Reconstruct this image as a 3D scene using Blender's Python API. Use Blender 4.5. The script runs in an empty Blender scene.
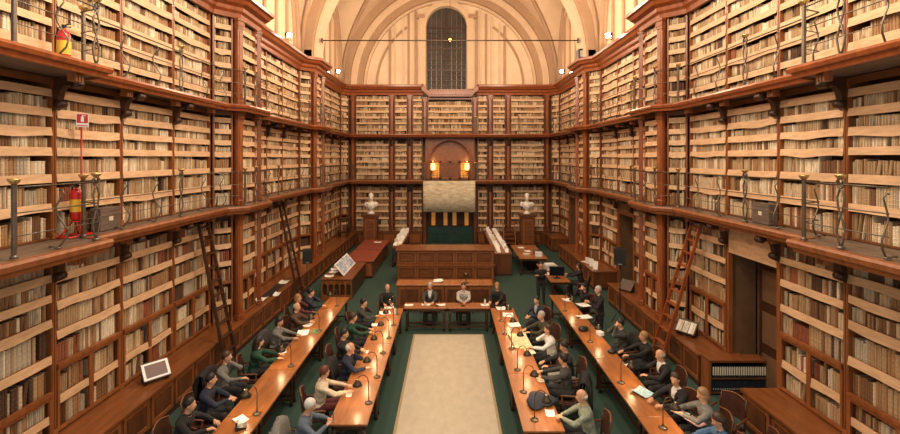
import bpy, bmesh, math, random
import numpy as np
from mathutils import Vector, Matrix
random.seed(7)
PI = math.pi
S = bpy.context.scene
C = S.collection
HC, FPX, CX, CYH = 5.6, 450.0, 450.0, 158.5      # eye height, focal length in pixels, vanishing point


def at(u, v, z):
    """Floor-plan position of a thing whose height above the floor is z."""
    y = FPX * (HC - z) / (v - CYH)
    return (u - CX) * y / FPX, y


# ------------------------------------------------------------------ materials
MATS = {}


def mat(name, col, rough=.6, noise=.25, scale=(6, 6, 6), metal=0., bump=0., emit=None, col2=None, spec=.5, detail=4.):
    if name in MATS:
        return MATS[name]
    m = bpy.data.materials.new(name)
    m.use_nodes = True
    nt = m.node_tree
    b = nt.nodes['Principled BSDF']
    b.inputs['Roughness'].default_value = rough
    b.inputs['Metallic'].default_value = metal
    b.inputs['Specular IOR Level'].default_value = spec
    tc = nt.nodes.new('ShaderNodeTexCoord')
    mp = nt.nodes.new('ShaderNodeMapping')
    mp.inputs['Scale'].default_value = scale
    nz = nt.nodes.new('ShaderNodeTexNoise')
    nz.inputs['Scale'].default_value = 1.0
    nz.inputs['Detail'].default_value = detail
    nz.inputs['Roughness'].default_value = .6
    rp = nt.nodes.new('ShaderNodeValToRGB')
    c2 = col2 if col2 else tuple(max(0, c * (1 - noise)) for c in col)
    c1 = tuple(min(1, c * (1 + noise * .6)) for c in col)
    rp.color_ramp.elements[0].position = .3
    rp.color_ramp.elements[1].position = .7
    rp.color_ramp.elements[0].color = (*c2, 1)
    rp.color_ramp.elements[1].color = (*c1, 1)
    nt.links.new(tc.outputs['Object'], mp.inputs['Vector'])
    nt.links.new(mp.outputs['Vector'], nz.inputs['Vector'])
    nt.links.new(nz.outputs['Fac'], rp.inputs['Fac'])
    nt.links.new(rp.outputs['Color'], b.inputs['Base Color'])
    if bump:
        bp = nt.nodes.new('ShaderNodeBump')
        bp.inputs['Strength'].default_value = bump
        bp.inputs['Distance'].default_value = .02
        nt.links.new(nz.outputs['Fac'], bp.inputs['Height'])
        nt.links.new(bp.outputs['Normal'], b.inputs['Normal'])
    if emit:
        b.inputs['Emission Color'].default_value = (*emit[0], 1)
        b.inputs['Emission Strength'].default_value = emit[1]
    MATS[name] = m
    return m


WOOD = mat('case_wood', (.24, .085, .026), .38, .4, (3, 3, 22), bump=.05)
WOODX = mat('case_wood_level', (.19, .066, .021), .36, .4, (2, 18, 18), bump=.05)
POST = mat('post_wood', (.265, .088, .027), .34, .35, (9, 9, 1.5), bump=.05)
RED = mat('red_wood', (.27, .072, .021), .3, .35, (8, 8, 1.2), bump=.04)
LEDGE = mat('ledge_wood', (.21, .070, .021), .3, .35, (9, 1.2, 9), bump=.04)
PANEL = mat('panel_wood', (.135, .045, .015), .4, .4, (5, 5, 1.2), bump=.05)
TABLE = mat('table_wood', (.34, .125, .038), .33, .35, (9, 1.3, 9), bump=.03)
DARK = mat('dark_wood', (.055, .02, .009), .42, .4, (7, 7, 2), bump=.05)
DEEP = mat('case_back_wood', (.10, .045, .018), .7, .4, (6, 6, 2))
GFLOOR = mat('gallery_board_wood', (.17, .115, .08), .55, .4, (10, 1.5, 4), bump=.1)
STRIP = mat('dust_leather', (.66, .425, .245), .65, .22, (5, 5, 14), bump=.1)
PLAST = mat('vault_plaster', (.70, .515, .345), .85, .10, (.8, .8, .8), bump=.03)
PLAST2 = mat('rib_plaster', (.43, .275, .165), .85, .12, (1, 1, 1), bump=.03)
PLAST3 = mat('panel_plaster', (.78, .61, .43), .85, .1, (.6, .6, .9), bump=.03)
CARPET = mat('green_carpet', (.028, .066, .050), .95, .45, (55, 55, 55), bump=.35)
RUNNER = mat('cream_carpet', (.48, .43, .33), .95, .10, (5, 3, 5), bump=.1)
RUNEDGE = mat('runner_edge', (.35, .27, .16), .95, .2, (30, 30, 30))
IRON = mat('dark_iron', (.11, .085, .06), .42, .35, (15, 15, 15), metal=.7)
BRASS = mat('brass', (.72, .50, .20), .28, .2, (10, 10, 10), metal=.9)
STEEL = mat('grey_iron', (.16, .13, .10), .4, .3, (10, 10, 10), metal=.6)
MARBLE = mat('white_marble', (.82, .78, .70), .4, .12, (4, 4, 4))
PAPER = mat('white_paper', (.84, .82, .77), .8, .06, (14, 14, 14))
PAPER2 = mat('cream_paper', (.72, .64, .48), .85, .25, (22, 22, 22))
BLACK = mat('black_plastic', (.018, .018, .02), .42, .3, (20, 20, 20))
LEATHER = mat('dark_leather', (.075, .028, .018), .4, .4, (12, 12, 12), bump=.15)
REDP = mat('red_paint', (.55, .02, .015), .3, .15, (8, 8, 8))
YELL = mat('yellow_label', (.85, .52, .05), .5, .1, (8, 8, 8))
GREEND = mat('teal_door', (.012, .05, .045), .5, .4, (4, 4, 2))
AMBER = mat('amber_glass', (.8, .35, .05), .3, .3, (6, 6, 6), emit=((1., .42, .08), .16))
LANT = mat('lantern_glass', (.9, .5, .1), .3, .1, (4, 4, 4), emit=((1., .55, .12), 5.))
BULB = mat('lit_bulb', (1, .9, .7), .3, .02, (4, 4, 4), emit=((1., .78, .45), 9.))
FLOOD = mat('lit_flood_lens', (1, 1, 1), .3, .02, (4, 4, 4), emit=((.86, .95, 1.), 60.))
GLASSD = mat('dusk_window_glass', (.075, .06, .05), .55, .5, (.9, .9, .9), spec=.2)
SCREEN = mat('screen_glass', (.01, .012, .016), .12, .2, (3, 3, 3))
GREYP = mat('grey_plastic', (.42, .40, .37), .5, .15, (9, 9, 9))
WHITEP = mat('white_plastic', (.8, .8, .8), .4, .05, (9, 9, 9))
BLUEP = mat('blue_print', (.07, .15, .34), .6, .3, (5, 5, 9), col2=(.72, .76, .8))
TEAL = mat('teal_print', (.05, .30, .38), .7, .8, (40, 40, 40), col2=(.8, .85, .85))
RECESS = mat('brown_passage', (.16, .085, .04), .7, .25, (2, 2, 2))
DESKRED = mat('red_desk_leather', (.26, .055, .030), .5, .3, (5, 5, 5))
BOX = mat('grey_card', (.14, .10, .075), .8, .3, (8, 8, 20))
DISC = mat('photo_print', (.12, .06, .06), .5, .8, (9, 9, 9), col2=(.12, .09, .08))

# book bindings: (word used in labels, colour, share)
BIND = [('cream', (.58, .44, .28), 24), ('ivory', (.74, .63, .46), 15), ('tan', (.42, .275, .145), 22),
        ('light brown', (.36, .195, .085), 14), ('brown', (.20, .095, .04), 11), ('dark brown', (.085, .04, .02), 6),
        ('grey-beige', (.45, .38, .28), 8), ('reddish brown', (.27, .08, .035), 4)]
BMAT = [mat('binding_' + b[0].replace(' ', '_').replace('-', '_'), b[1], .7, .38, (24, 24, 5), detail=3, bump=.06) for b in BIND]


# ------------------------------------------------------------------ mesh builder
class MB:
    def __init__(s):
        s.v, s.f, s.m, s.mats = [], [], [], []
        s.sm = []

    def mi(s, m):
        if m not in s.mats:
            s.mats.append(m)
        return s.mats.index(m)

    def add(s, vs, fs, m, smooth=False, M=None):
        b = len(s.v)
        if M is not None:
            vs = [M @ Vector(p) for p in vs]
        s.v.extend([tuple(p) for p in vs])
        k = s.mi(m)
        for f in fs:
            s.f.append([i + b for i in f])
            s.m.append(k)
            s.sm.append(smooth)
        return s

    def box(s, x0, x1, y0, y1, z0, z1, m, M=None, c=0.):
        if c <= 0:
            vs = [(x, y, z) for z in (z0, z1) for y in (y0, y1) for x in (x0, x1)]
            fs = [(0, 2, 3, 1), (4, 5, 7, 6), (0, 1, 5, 4), (2, 6, 7, 3), (0, 4, 6, 2), (1, 3, 7, 5)]
            return s.add(vs, fs, m, M=M)
        # chamfered along the vertical and the top edges
        def ring(d, z):
            return [(x0 + d + c, y0 + d, z), (x1 - d - c, y0 + d, z), (x1 - d, y0 + d + c, z), (x1 - d, y1 - d - c, z),
                    (x1 - d - c, y1 - d, z), (x0 + d + c, y1 - d, z), (x0 + d, y1 - d - c, z), (x0 + d, y0 + d + c, z)]
        rs = [ring(c * .7, z0), ring(0, z0 + c), ring(0, z1 - c), ring(c * .7, z1)]
        return s.loft(rs, m, True, True, smooth=False, M=M)

    def loft(s, rings, m, cap0=True, cap1=True, smooth=True, closed=True, M=None):
        n = len(rings[0])
        vs = [p for r in rings for p in r]
        fs = []
        for i in range(len(rings) - 1):
            for j in range(n if closed else n - 1):
                k = (j + 1) % n
                fs.append((i * n + j, i * n + k, (i + 1) * n + k, (i + 1) * n + j))
        if cap0:
            fs.append(tuple(range(n))[::-1])
        if cap1:
            fs.append(tuple((len(rings) - 1) * n + j for j in range(n)))
        return s.add(vs, fs, m, smooth, M)

    def tube(s, pts, r, m, n=8, M=None, cap=True):
        pts = [Vector(p) for p in pts]
        rr = r if isinstance(r, (list, tuple)) else [r] * len(pts)
        rings = []
        up = None
        for i, p in enumerate(pts):
            t = (pts[min(i + 1, len(pts) - 1)] - pts[max(i - 1, 0)])
            t = t.normalized() if t.length > 1e-9 else Vector((0, 0, 1))
            if up is None:
                a = Vector((0, 0, 1)) if abs(t.z) < .9 else Vector((1, 0, 0))
                up = (a - t * a.dot(t)).normalized()
            else:
                up = (up - t * up.dot(t))
                up = up.normalized() if up.length > 1e-6 else t.orthogonal().normalized()
            sd = t.cross(up)
            rings.append([p + (up * math.cos(2 * PI * j / n) + sd * math.sin(2 * PI * j / n)) * rr[i] for j in range(n)])
        return s.loft(rings, m, cap, cap, True, True, M)

    def lathe(s, prof, m, n=16, M=None, cap=True, smooth=True, sy=1.):
        rings = [[(r * math.cos(2 * PI * j / n), sy * r * math.sin(2 * PI * j / n), z) for j in range(n)] for r, z in prof]
        return s.loft(rings, m, cap, cap, smooth, True, M)

    def ball(s, c, r, m, n=10, M=None):
        if not isinstance(r, (list, tuple)):
            r = (r, r, r)
        h = max(4, n // 2 + 1)
        rings = []
        for i in range(h + 1):
            a = -PI / 2 + PI * (i + .02) / (h + .04)
            rings.append([(c[0] + r[0] * math.cos(a) * math.cos(2 * PI * j / n), c[1] + r[1] * math.cos(a) * math.sin(2 * PI * j / n), c[2] + r[2] * math.sin(a)) for j in range(n)])
        return s.loft(rings, m, True, True, True, True, M)

    def prism(s, poly, a, b, m, axis='x', M=None, smooth=False):
        """extrude a 2-D outline from a to b along an axis"""
        def p3(p, t):
            return (t, p[0], p[1]) if axis == 'x' else (p[0], t, p[1]) if axis == 'y' else (p[0], p[1], t)
        return s.loft([[p3(p, a) for p in poly], [p3(p, b) for p in poly]], m, True, True, smooth, True, M)

    def mesh(s, name):
        me = bpy.data.meshes.new(name)
        me.from_pydata(s.v, [], s.f)
        for m in s.mats:
            me.materials.append(m)
        me.polygons.foreach_set('material_index', s.m)
        me.polygons.foreach_set('use_smooth', s.sm)
        bm = bmesh.new()
        bm.from_mesh(me)
        bmesh.ops.recalc_face_normals(bm, faces=bm.faces)
        bm.to_mesh(me)
        bm.free()
        me.update()
        return me

    def build(s, name, parent=None, loc=None, rz=0.):
        return link(name, s.mesh(name), parent, loc, rz)


def link(name, me, parent=None, loc=None, rz=0., scale=None):
    o = bpy.data.objects.new(name, me)
    C.objects.link(o)
    if parent is not None:
        o.parent = parent
    if loc is not None:
        o.location = loc
    if rz:
        o.rotation_euler = (0, 0, rz)
    if scale is not None:
        o.scale = scale
    return o


def tag(o, label=None, cat=None, group=None, kind=None):
    if label:
        o['label'] = label
    if cat:
        o['category'] = cat
    if group:
        o['group'] = group
    if kind:
        o['kind'] = kind
    return o


def thing(name, label, cat, loc=(0, 0, 0), rz=0., group=None):
    o = bpy.data.objects.new(name, None)
    o.empty_display_size = .2
    C.objects.link(o)
    o.location = loc
    o.rotation_euler = (0, 0, rz)
    return tag(o, label, cat, group)


def struct(name, mb, label=None):
    o = mb.build(name)
    tag(o, label, 'room', None, 'structure')
    return o


def sweep(path, prof, m, mb, smooth=False):
    """profile (out into the room, z) swept along a floor-plan polyline with the room on its right"""
    P = [Vector(p) for p in path]
    rings = []
    for i, p in enumerate(P):
        d0 = (P[i] - P[i - 1]).normalized() if i else None
        d1 = (P[i + 1] - P[i]).normalized() if i < len(P) - 1 else None
        n0 = Vector((d0.y, -d0.x)) if d0 else None
        n1 = Vector((d1.y, -d1.x)) if d1 else None
        if n0 and n1:
            n = (n0 + n1).normalized()
            n = n / max(.35, n.dot(n0))
        else:
            n = n0 or n1
        rings.append([(p.x + n.x * o, p.y + n.y * o, z) for o, z in prof])
    mb.loft(rings, m, True, True, smooth, True)
    return mb


ORD = ['first', 'second', 'third', 'fourth', 'fifth', 'sixth', 'seventh', 'eighth', 'ninth', 'tenth', 'eleventh', 'twelfth', 'thirteenth',
       'fourteenth', 'fifteenth', 'sixteenth', 'seventeenth', 'eighteenth', 'nineteenth', 'twentieth']

# ------------------------------------------------------------------ plan of the hall
YB = 29.55
YE = 30.3          # plaster end wall above the cornice
PL = [(-6.85, 5.85), (-6.85, 7.78), (-6.85, 9.37), (-6.85, 11.13), (-6.85, 12.9), (-6.33, 13.42), (-6.33, 14.75), (-7.1, 15.52),
      (-7.1, 17.4), (-7.1, 19.05), (-7.1, 21.1), (-6.55, 21.65), (-6.55, 23.0), (-7.1, 23.55), (-7.1, 25.2), (-7.1, 26.85), (-7.1, 29.0),
      (-6.56, YB)]
CONVEX = {5, 6, 11, 12}
CANT = {4, 6, 10, 12, 16}                       # short slanted bays at the piers
BX = [-6.56, -3.81, -2.63, -1.64, 1.64, 2.63, 3.81, 6.56]
PR = [(-x, y) for x, y in reversed(PL)]
G0, G1, U0, U1, TOPZ = 4.02, 4.20, 6.99, 7.15, 9.98
GEL = [(-5.92, 4.6), (-5.92, 7.7), (-6.38, 7.9), (-6.38, 12.75), (-5.95, 13.15), (-5.95, 14.75), (-6.5, 15.4), (-6.5, 21.0), (-6.1, 21.4),
       (-6.1, 23.1), (-6.5, 23.6), (-6.45, 28.8)]
GER = [(-x, y) for x, y in reversed(GEL)]
LZ, LX = .81, 6.05                          # long bench ledge: height, front

# ---- floor, walls, vault
mb = MB(); mb.box(-8.6, 8.6, 3, 34, -.12, 0, CARPET); struct('floor', mb, 'dark green carpeted floor of the reading room')
mb = MB(); mb.box(-7.95, -7.55, 4.6, 33.2, 0, 10.3, RECESS); mb.box(-7.75, -7.02, 4.6, 33.2, 10.3, 17.9, PLAST); struct('wall_left', mb, 'left wall behind the bookcases')
mb = MB(); mb.box(8.15, 8.6, 4.6, 33.2, 0, 10.3, RECESS); mb.box(7.02, 7.75, 4.6, 33.2, 10.3, 17.9, PLAST); struct('wall_right', mb, 'right wall behind the bookcases')
SPZ, RV = 10.45, 7.0
WX0, WX1, WZ0, WZ1 = -1.60, 1.12, 10.15, 14.45     # window opening in the end wall, arched above WZ1
mb = MB()
mb.box(-8.6, 8.6, YE - .2, YE + .1, 0, 9.5, RECESS)
wc, wr = (WX0 + WX1) / 2, (WX1 - WX0) / 2
mb.box(-8, WX0, YE, YE + .35, 9.5, 18.2, PLAST3); mb.box(WX1, 8, YE, YE + .35, 9.5, 18.2, PLAST3); mb.box(WX0, WX1, YE, YE + .35, 9.5, WZ0, PLAST3)
arc = [(wc - wr * math.cos(PI * i / 20), WZ1 + wr * math.sin(PI * i / 20)) for i in range(21)]
for i in range(20):
    (xa, za), (xb, zb) = arc[i], arc[i + 1]
    mb.prism([(xa, za), (xb, zb), (xb, 18.2), (xa, 18.2)], YE, YE + .35, PLAST3, 'y')
struct('wall_back', mb, 'plastered end wall with the arched window')


def arch_band(mb, prof, m, cz=SPZ, cx=0., n=40, a0=0., a1=PI, smooth=False):
    rings = []
    for i in range(n + 1):
        a = a0 + (a1 - a0) * i / n
        rings.append([(cx - r * math.cos(a), y, cz + r * math.sin(a)) for r, y in prof])
    mb.loft(rings, m, True, True, smooth, True)


mb = MB()
arch_band(mb, [(7.2, YE - 1.1), (7.2, YE), (6.5, YE), (6.5, YE - 1.1)], PLAST2)
arch_band(mb, [(6.55, YE - .8), (6.55, YE), (6.1, YE), (6.1, YE - .8)], PLAST)
arch_band(mb, [(6.15, YE - .5), (6.15, YE), (5.75, YE), (5.75, YE - .5)], PLAST2)
arch_band(mb, [(5.8, YE - .25), (5.8, YE), (5.6, YE), (5.6, YE - .25)], PLAST)
arch_band(mb, [(5.0, YE - .08), (5.0, YE), (4.85, YE), (4.85, YE - .08)], PLAST2, a0=0, a1=PI * .30)
arch_band(mb, [(5.0, YE - .08), (5.0, YE), (4.85, YE), (4.85, YE - .08)], PLAST2, a0=PI * .70, a1=PI)
struct('trim_1', mb, 'stepped plaster arch round the end wall')
mb = MB()
for sgn in (-1, 1):
    for xx, w, zt in ((3.85, .16, 14.5), (3.5, .1, 14.7), (2.95, .12, 15.1), (2.6, .14, 15.3), (2.25, .1, 15.5)):
        x = sgn * xx - .18
        mb.box(x - w / 2, x + w / 2, YE - .12, YE, SPZ - .2, zt, PLAST2 if w > .12 else PLAST)
    x = sgn * 1.62 - .24
    mb.box(x - .2, x + .2, YE - .19, YE, 10.25, 15.1, PLAST)
    mb.box(x + sgn * .12 - .3, x + sgn * .12 + .3, YE - .21, YE, 15.0, 15.25, PLAST2)
    mb.box(x + sgn * .42 - .08, x + sgn * .42 + .08, YE - .15, YE, 10.25, 15.5, PLAST2)
arch_band(mb, [(1.72, YE - .2), (1.72, YE), (1.37, YE), (1.37, YE - .2)], PLAST, cz=WZ1, cx=wc, n=24)
struct('trim_2', mb, 'plaster pilaster strips and window surround on the end wall')

mb = MB()
for (ya, yb_) in ((14.9, 21.3), (23.1, YE - 1.0)):
    yc, L = (ya + yb_) / 2, (yb_ - ya) / 2 * .93
    NX, NY = 56, 44
    vs, fs = [], []
    for j in range(NY + 1):
        y = ya + (yb_ - ya) * j / NY
        q = 1 - ((y - yc) / L) ** 2
        z2 = 5.3 * math.sqrt(q) if q > 0 else 0
        for i in range(NX + 1):
            a = PI * i / NX
            x, z1 = -RV * math.cos(a), RV * math.sin(a)
            vs.append((x, y, SPZ + max(z1, z2)))
    for j in range(NY):
        for i in range(NX):
            k = j * (NX + 1) + i
            fs.append((k, k + 1, k + NX + 2, k + NX + 1))
    mb.add(vs, fs, PLAST, False)
    for sgn in (-1, 1):        # raised edge bands along the groins of the lunettes
        for half in (-1, 1):
            pts = []
            for i in range(25):
                y = yc + half * L * (1 - i / 24 * .98)
                z2 = 5.3 * math.sqrt(max(0, 1 - ((y - yc) / L) ** 2))
                x = math.sqrt(max(0, RV ** 2 - z2 ** 2))
                pts.append((sgn * x * .995, y, SPZ + z2 - .02))
            mb.tube(pts, .12, PLAST2, 6)
for (ya, yb_) in ((13.2, 14.9), (21.3, 23.1)):
    arch_band(mb, [(7.25, ya), (7.25, yb_), (6.55, yb_), (6.55, ya)], PLAST2)
    arch_band(mb, [(6.6, ya + .35), (6.6, yb_ - .35), (6.43, yb_ - .35), (6.43, ya + .35)], PLAST)
    for sgn in (-1, 1):
        mb.box(sgn * 6.9 - .35, sgn * 6.9 + .35, ya, yb_, 10.2, SPZ + .3, PLAST2)
struct('ceiling', mb, 'peach plaster cross vault with ribs')
mb = MB()
for sgn in (-1, 1):          # mouldings and blind lunette windows on the side walls above the cornice
    for yc, L in ((18.1, 2.6), (26.2, 2.6)):
        for rr, w in ((1., .14), (.82, .1)):
            pts = [(sgn * 7.0, yc - L * rr * math.cos(PI * i / 28), 10.5 + 4.9 * rr * math.sin(PI * i / 28)) for i in range(29)]
            mb.tube(pts, w, PLAST2, 6)
        for k in (-.45, 0, .45):
            mb.box(sgn * 7.0 - .06, sgn * 7.0 + .06, yc + k * L - .1, yc + k * L + .1, 10.3, 14.2, PLAST2)
struct('trim_3', mb, 'plaster lunette mouldings above the side cornices')

# ---- end window
mb = MB(); mb.box(WX0, WX1, YE + .25, YE + .28, WZ0, WZ1, GLASSD)
mb.prism([(wc - wr * math.cos(PI * i / 20), WZ1 + wr * math.sin(PI * i / 20)) for i in range(21)], YE + .25, YE + .28, GLASSD, 'y')
wnd = struct('window_1', mb, 'tall arched window with dark panes in the end wall')
mb = MB()
for k in range(9):
    x = WX0 + (WX1 - WX0) * k / 8
    mb.box(x - .022, x + .022, YE + .19, YE + .25, WZ0, WZ1 + math.sqrt(max(0, wr * wr - (x - wc) ** 2)), STEEL if k % 4 else DARK)
for k in range(13):
    z = WZ0 + (WZ1 - WZ0) * k / 12
    mb.box(WX0, WX1, YE + .18, YE + .25, z - (.05 if k % 4 == 0 else .02), z + (.05 if k % 4 == 0 else .02), DARK)
mb.box(WX0, WX0 + .1, YE + .15, YE + .25, WZ0, WZ1, DARK); mb.box(WX1 - .1, WX1, YE + .15, YE + .25, WZ0, WZ1, DARK)
o = mb.build('window_frame', wnd)

# ---- cornice
CP = [(0, 9.75), (.10, 9.75), (.12, 9.88), (.20, 9.95), (.22, 10.05), (.36, 10.12), (.42, 10.22), (.50, 10.25), (.50, 10.36), (.42, 10.40), (-.42, 10.40), (-.42, 9.98), (0, 9.98)]
mb = MB()
sweep(PL + [(-1.75, YB)], CP, RED, mb)
sweep([(1.75, YB)] + PR, CP, RED, mb)
struct('trim_4', mb, 'red-brown carved cornice along the top of the bookcases')
mb = MB()
sill = [(-2.0, 10.40), (-2.0, 10.0), (-1.75, 9.85), (-1.5, 9.62), (1.5, 9.62), (1.75, 9.85), (2.0, 10.0), (2.0, 10.40), (1.82, 10.36), (1.6, 9.98), (1.4, 9.86), (-1.4, 9.86), (-1.6, 9.98), (-1.82, 10.36)]
sill = [(x * .92, z) for x, z in sill]
mb.prism(sill, YB - .42, YB + .3, RED, 'y')
mb.prism([(x, z + .06 if z > 9.7 else z + .1) for x, z in sill], YB - .5, YB - .42, RED, 'y')
mb.box(-1.35, 1.35, YB - .2, YB + .75, 9.86, 10.12, POST)
struct('trim_5', mb, 'curved wooden sill under the end window')

# ---- tie rod
t = thing('tie_rod', 'thin iron tie rod spanning the vault in front of the end wall', 'rod', (0, 22.0, 11.37))
mb = MB(); mb.tube([(-6.33, 0, 0), (6.33, 0, 0)], .03, IRON, 6); mb.build('rod', t)
for sgn in (-1, 1):
    mb = MB(); mb.lathe([(.12, 0), (.14, .03), (.06, .06)], IRON, 12, Matrix.Translation((sgn * 6.27, 0, 0)) @ Matrix.Rotation(-sgn * PI / 2, 4, 'Y')); mb.build('anchor_plate', t)

# ------------------------------------------------------------------ galleries
ring = GEL + GER
for (z0, z1, nm, ro) in ((G0, G1, 'lower', 'between the ground and middle bookcases'), (U0, U1, 'upper', 'between the middle and top bookcases')):
    t = thing('gallery', f'{nm} wooden gallery walkway {ro}', 'gallery', (0, 0, z0))
    mb = MB()
    poly = ring + [(7.52, 4.6), (7.52, 30.05), (-7.52, 30.05), (-7.52, 4.6)]
    n = len(poly)
    h = z1 - z0
    mb.add([(x, y, .02) for x, y in poly] + [(x, y, h) for x, y in poly],
           [tuple(range(n)), tuple(range(n, 2 * n))[::-1]] + [(i, (i + 1) % n, n + (i + 1) % n, n + i) for i in range(n)], GFLOOR)
    mb.build('walkway_floor', t)
    mb = MB()
    sweep(ring, [(-.02, -.02), (.03, -.02), (.05, .05), (.10, .07), (.12, h - .03), (.10, h + .012), (-.02, h + .012)], POST if nm == 'lower' else RED, mb)
    mb.build('edge_moulding', t)
    # scrolled brackets under the gallery at the posts, small square blocks further out
    br = MB()
    sc = [(0, -.02), (-.62, -.02), (-.66, -.08), (-.62, -.17), (-.52, -.2), (-.44, -.15), (-.3, -.16), (-.17, -.26), (-.12, -.42), (-.10, -.58), (0, -.62)]
    sc = [(y * .62, z * .9) for y, z in sc]
    br.prism(sc, -.06, .06, DARK, 'x')
    br.lathe([(.07, -.075), (.075, -.06), (.075, .06), (.07, .075)], DARK, 14, Matrix.Translation((0, -.36, -.10)) @ Matrix.Rotation(PI / 2, 4, 'Y'))
    br.lathe([(.07, -.07), (.075, 0), (.07, .07)], DARK, 12, Matrix.Translation((0, -.07, -.45)) @ Matrix.Rotation(PI / 2, 4, 'Y'))
    bme = br.mesh('bracket')
    bl = MB()
    for i in range(3):
        bl.box(-.085 + i * .06, -.045 + i * .06, -.07, .07, -.14, .0, POST)
    bl.box(-.075, .075, -.06, .06, -.13, .0, DARK)
    blm = bl.mesh('block')
    spots = []
    for i in (1, 2, 3, 8, 9, 14, 15):
        spots.append((PL[i][0], PL[i][1], PI / 2))
    for x, y, r in list(spots):
        spots.append((-x, y, -PI / 2))
    for x in BX[1:3] + BX[5:7]:
        spots.append((x, YB - .17, 0))
    for x, y, r in spots:
        link('bracket', bme, t, (x + .045 * math.sin(r), y - .045 * math.cos(r), .0), r)
    for i in range(len(GEL) - 1):
        (xa, ya), (xb, yb_) = GEL[i], GEL[i + 1]
        k = int((yb_ - ya) / 1.35)
        for j in range(k):
            y = ya + (yb_ - ya) * (j + .75) / k
            if y > 5.5:
                for sgn in (-1, 1):
                    link('block', blm, t, (sgn * (abs(xa) + .16), y, .0), PI / 2)


# ---- iron railings
def s_post(h):
    mb = MB()
    pts = [(0, .02, 0), (.0, -.02, .05), (.03, -.10, .15), (.05, -.13, .28), (.02, -.04, .42), (0, .04, .55), (-.02, .05, .66), (0, -.02, .80), (.02, -.07, .88), (.04, -.02, .95), (.02, .03, .93)]
    mb.tube([(x, y * .8, z * h) for x, y, z in pts], [.014] * 4 + [.012] * 7, STEEL, 7)
    mb.tube([(0, .02, 0), (0, .10, .03), (0, .16, .02)], .014, STEEL, 6)
    mb.lathe([(.045, 0), (.045, .015), (.02, .03)], STEEL, 10, Matrix.Translation((0, .02, 0)))
    return mb.mesh('post')


def cup_post(h):
    mb = MB()
    mb.box(-.028, .028, -.022, .022, 0, h * .93, STEEL, c=.005)
    mb.lathe([(.05, 0), (.05, .02), (.035, .05)], STEEL, 10)
    mb.lathe([(.03, h * .93), (.05, h * .945), (.075, h * .985), (.075, h), (.0, h * .985)], BRASS, 14, cap=False)
    return mb.mesh('post')


def scroll_post(h):
    mb = MB()
    pts = [(0, 0, 0), (.05, 0, .1), (.09, 0, .25), (.03, 0, .40), (-.05, 0, .55), (-.08, 0, .7), (-.02, 0, .82), (.06, 0, .86), (.09, 0, .93), (.02, 0, .99), (-.05, 0, .95), (-.03, 0, .9)]
    for sx in (1, -1):
        mb.tube([(x * sx * .8, y, z * h) for x, y, z in pts], .015, STEEL, 7)
    mb.lathe([(.04, h * .97), (.075, h * 1.01), (.08, h * 1.03), (.0, h * 1.02)], BRASS, 12, cap=False)
    mb.lathe([(.06, 0), (.06, .02), (.03, .04)], STEEL, 10)
    return mb.mesh('post')


SP, CPm, SC = s_post(.95), cup_post(1.1), scroll_post(1.1)


def railing(path, zf, label, skip_y=4.9):
    t = thing('gallery_railing', label, 'railing', (0, 0, zf + .022))
    P = [Vector(p) for p in path]
    inn = []
    for i, p in enumerate(P):
        d0 = (P[i] - P[i - 1]).normalized() if i else (P[1] - P[0]).normalized()
        d1 = (P[i + 1] - P[i]).normalized() if i < len(P) - 1 else d0
        n = (Vector((-d0.y, d0.x)) + Vector((-d1.y, d1.x))).normalized()
        inn.append(p + n * .08)
    for z, r in ((.98, .014), (.62, .010), (.3, .008)):
        mb = MB()
        mb.tube([(p.x, p.y, z) for p in inn], r, STEEL if z < .9 else IRON, 6)
        mb.build('rail', t)
    c = 0
    for i in range(len(inn) - 1):
        a, b = inn[i], inn[i + 1]
        L = (b - a).length
        if L < .9:
            continue
        k = max(1, round(L / .95))
        for j in range(k + 1):
            p = a + (b - a) * ((j + .06) / (k + .12))
            d = (b - a).normalized()
            me = CPm if j == 0 else (SC if c % 4 == 2 else SP)
            c += 1
            link('post', me, t, (p.x, p.y, 0), math.atan2(d.y, d.x))
    return t


for z, nm in ((G1, 'lower'), (U1, 'upper')):
    # GEL starts at its second run so that the foremost posts stand where the photo shows them
    gl = [(-5.92, 6.15)] + GEL[1:-1] + [(-6.45, 28.5)]
    railing(gl, z, f'scrolled iron railing along the {nm} gallery, left wall')
    railing([(-x, y) for x, y in reversed(gl)], z, f'scrolled iron railing along the {nm} gallery, right wall')
    railing([(-6.25, 28.8), (-1.7, 28.8), (1.7, 28.8), (6.25, 28.8)], z, f'thin iron railing along the {nm} gallery, end wall')
# ------------------------------------------------------------------ bookcases
def unit_shelf():
    mb = MB(); mb.box(0, 1, 0, 1, -.03, 0, WOODX); return mb.mesh('shelf')


def unit_strip(k):
    r = random.Random(k)
    mb = MB()
    n = 14
    sag = r.uniform(-.004, .012) if k % 4 else r.uniform(.02, .038)
    til = r.uniform(-.006, .006)
    rings = []
    for i in range(n + 1):
        x = i / n
        d = sag * (math.sin(PI * x)) ** 1.5 + til * (x - .5) + (.012 * math.sin(3 * PI * x + k) if k % 4 == 0 else 0)
        b = .006 + .016 * math.sin(PI * x * 2 + k) ** 2
        z1, z0 = .012 - d * .35, -.128 - d
        rings.append([(x, .012, z1), (x, -.006, z1), (x, -.008 - b * .4, (z0 + z1) / 2), (x, -.006 - b, z0), (x, .004 - b, z0), (x, .006 - b * .3, (z0 + z1) / 2)])
    mb.loft(rings, STRIP, True, True, False, True)
    return mb.mesh('dust_strip')


SHELF = unit_shelf()
STRIPS = [unit_strip(k) for k in range(12)]
_mesh_cache = {}


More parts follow.
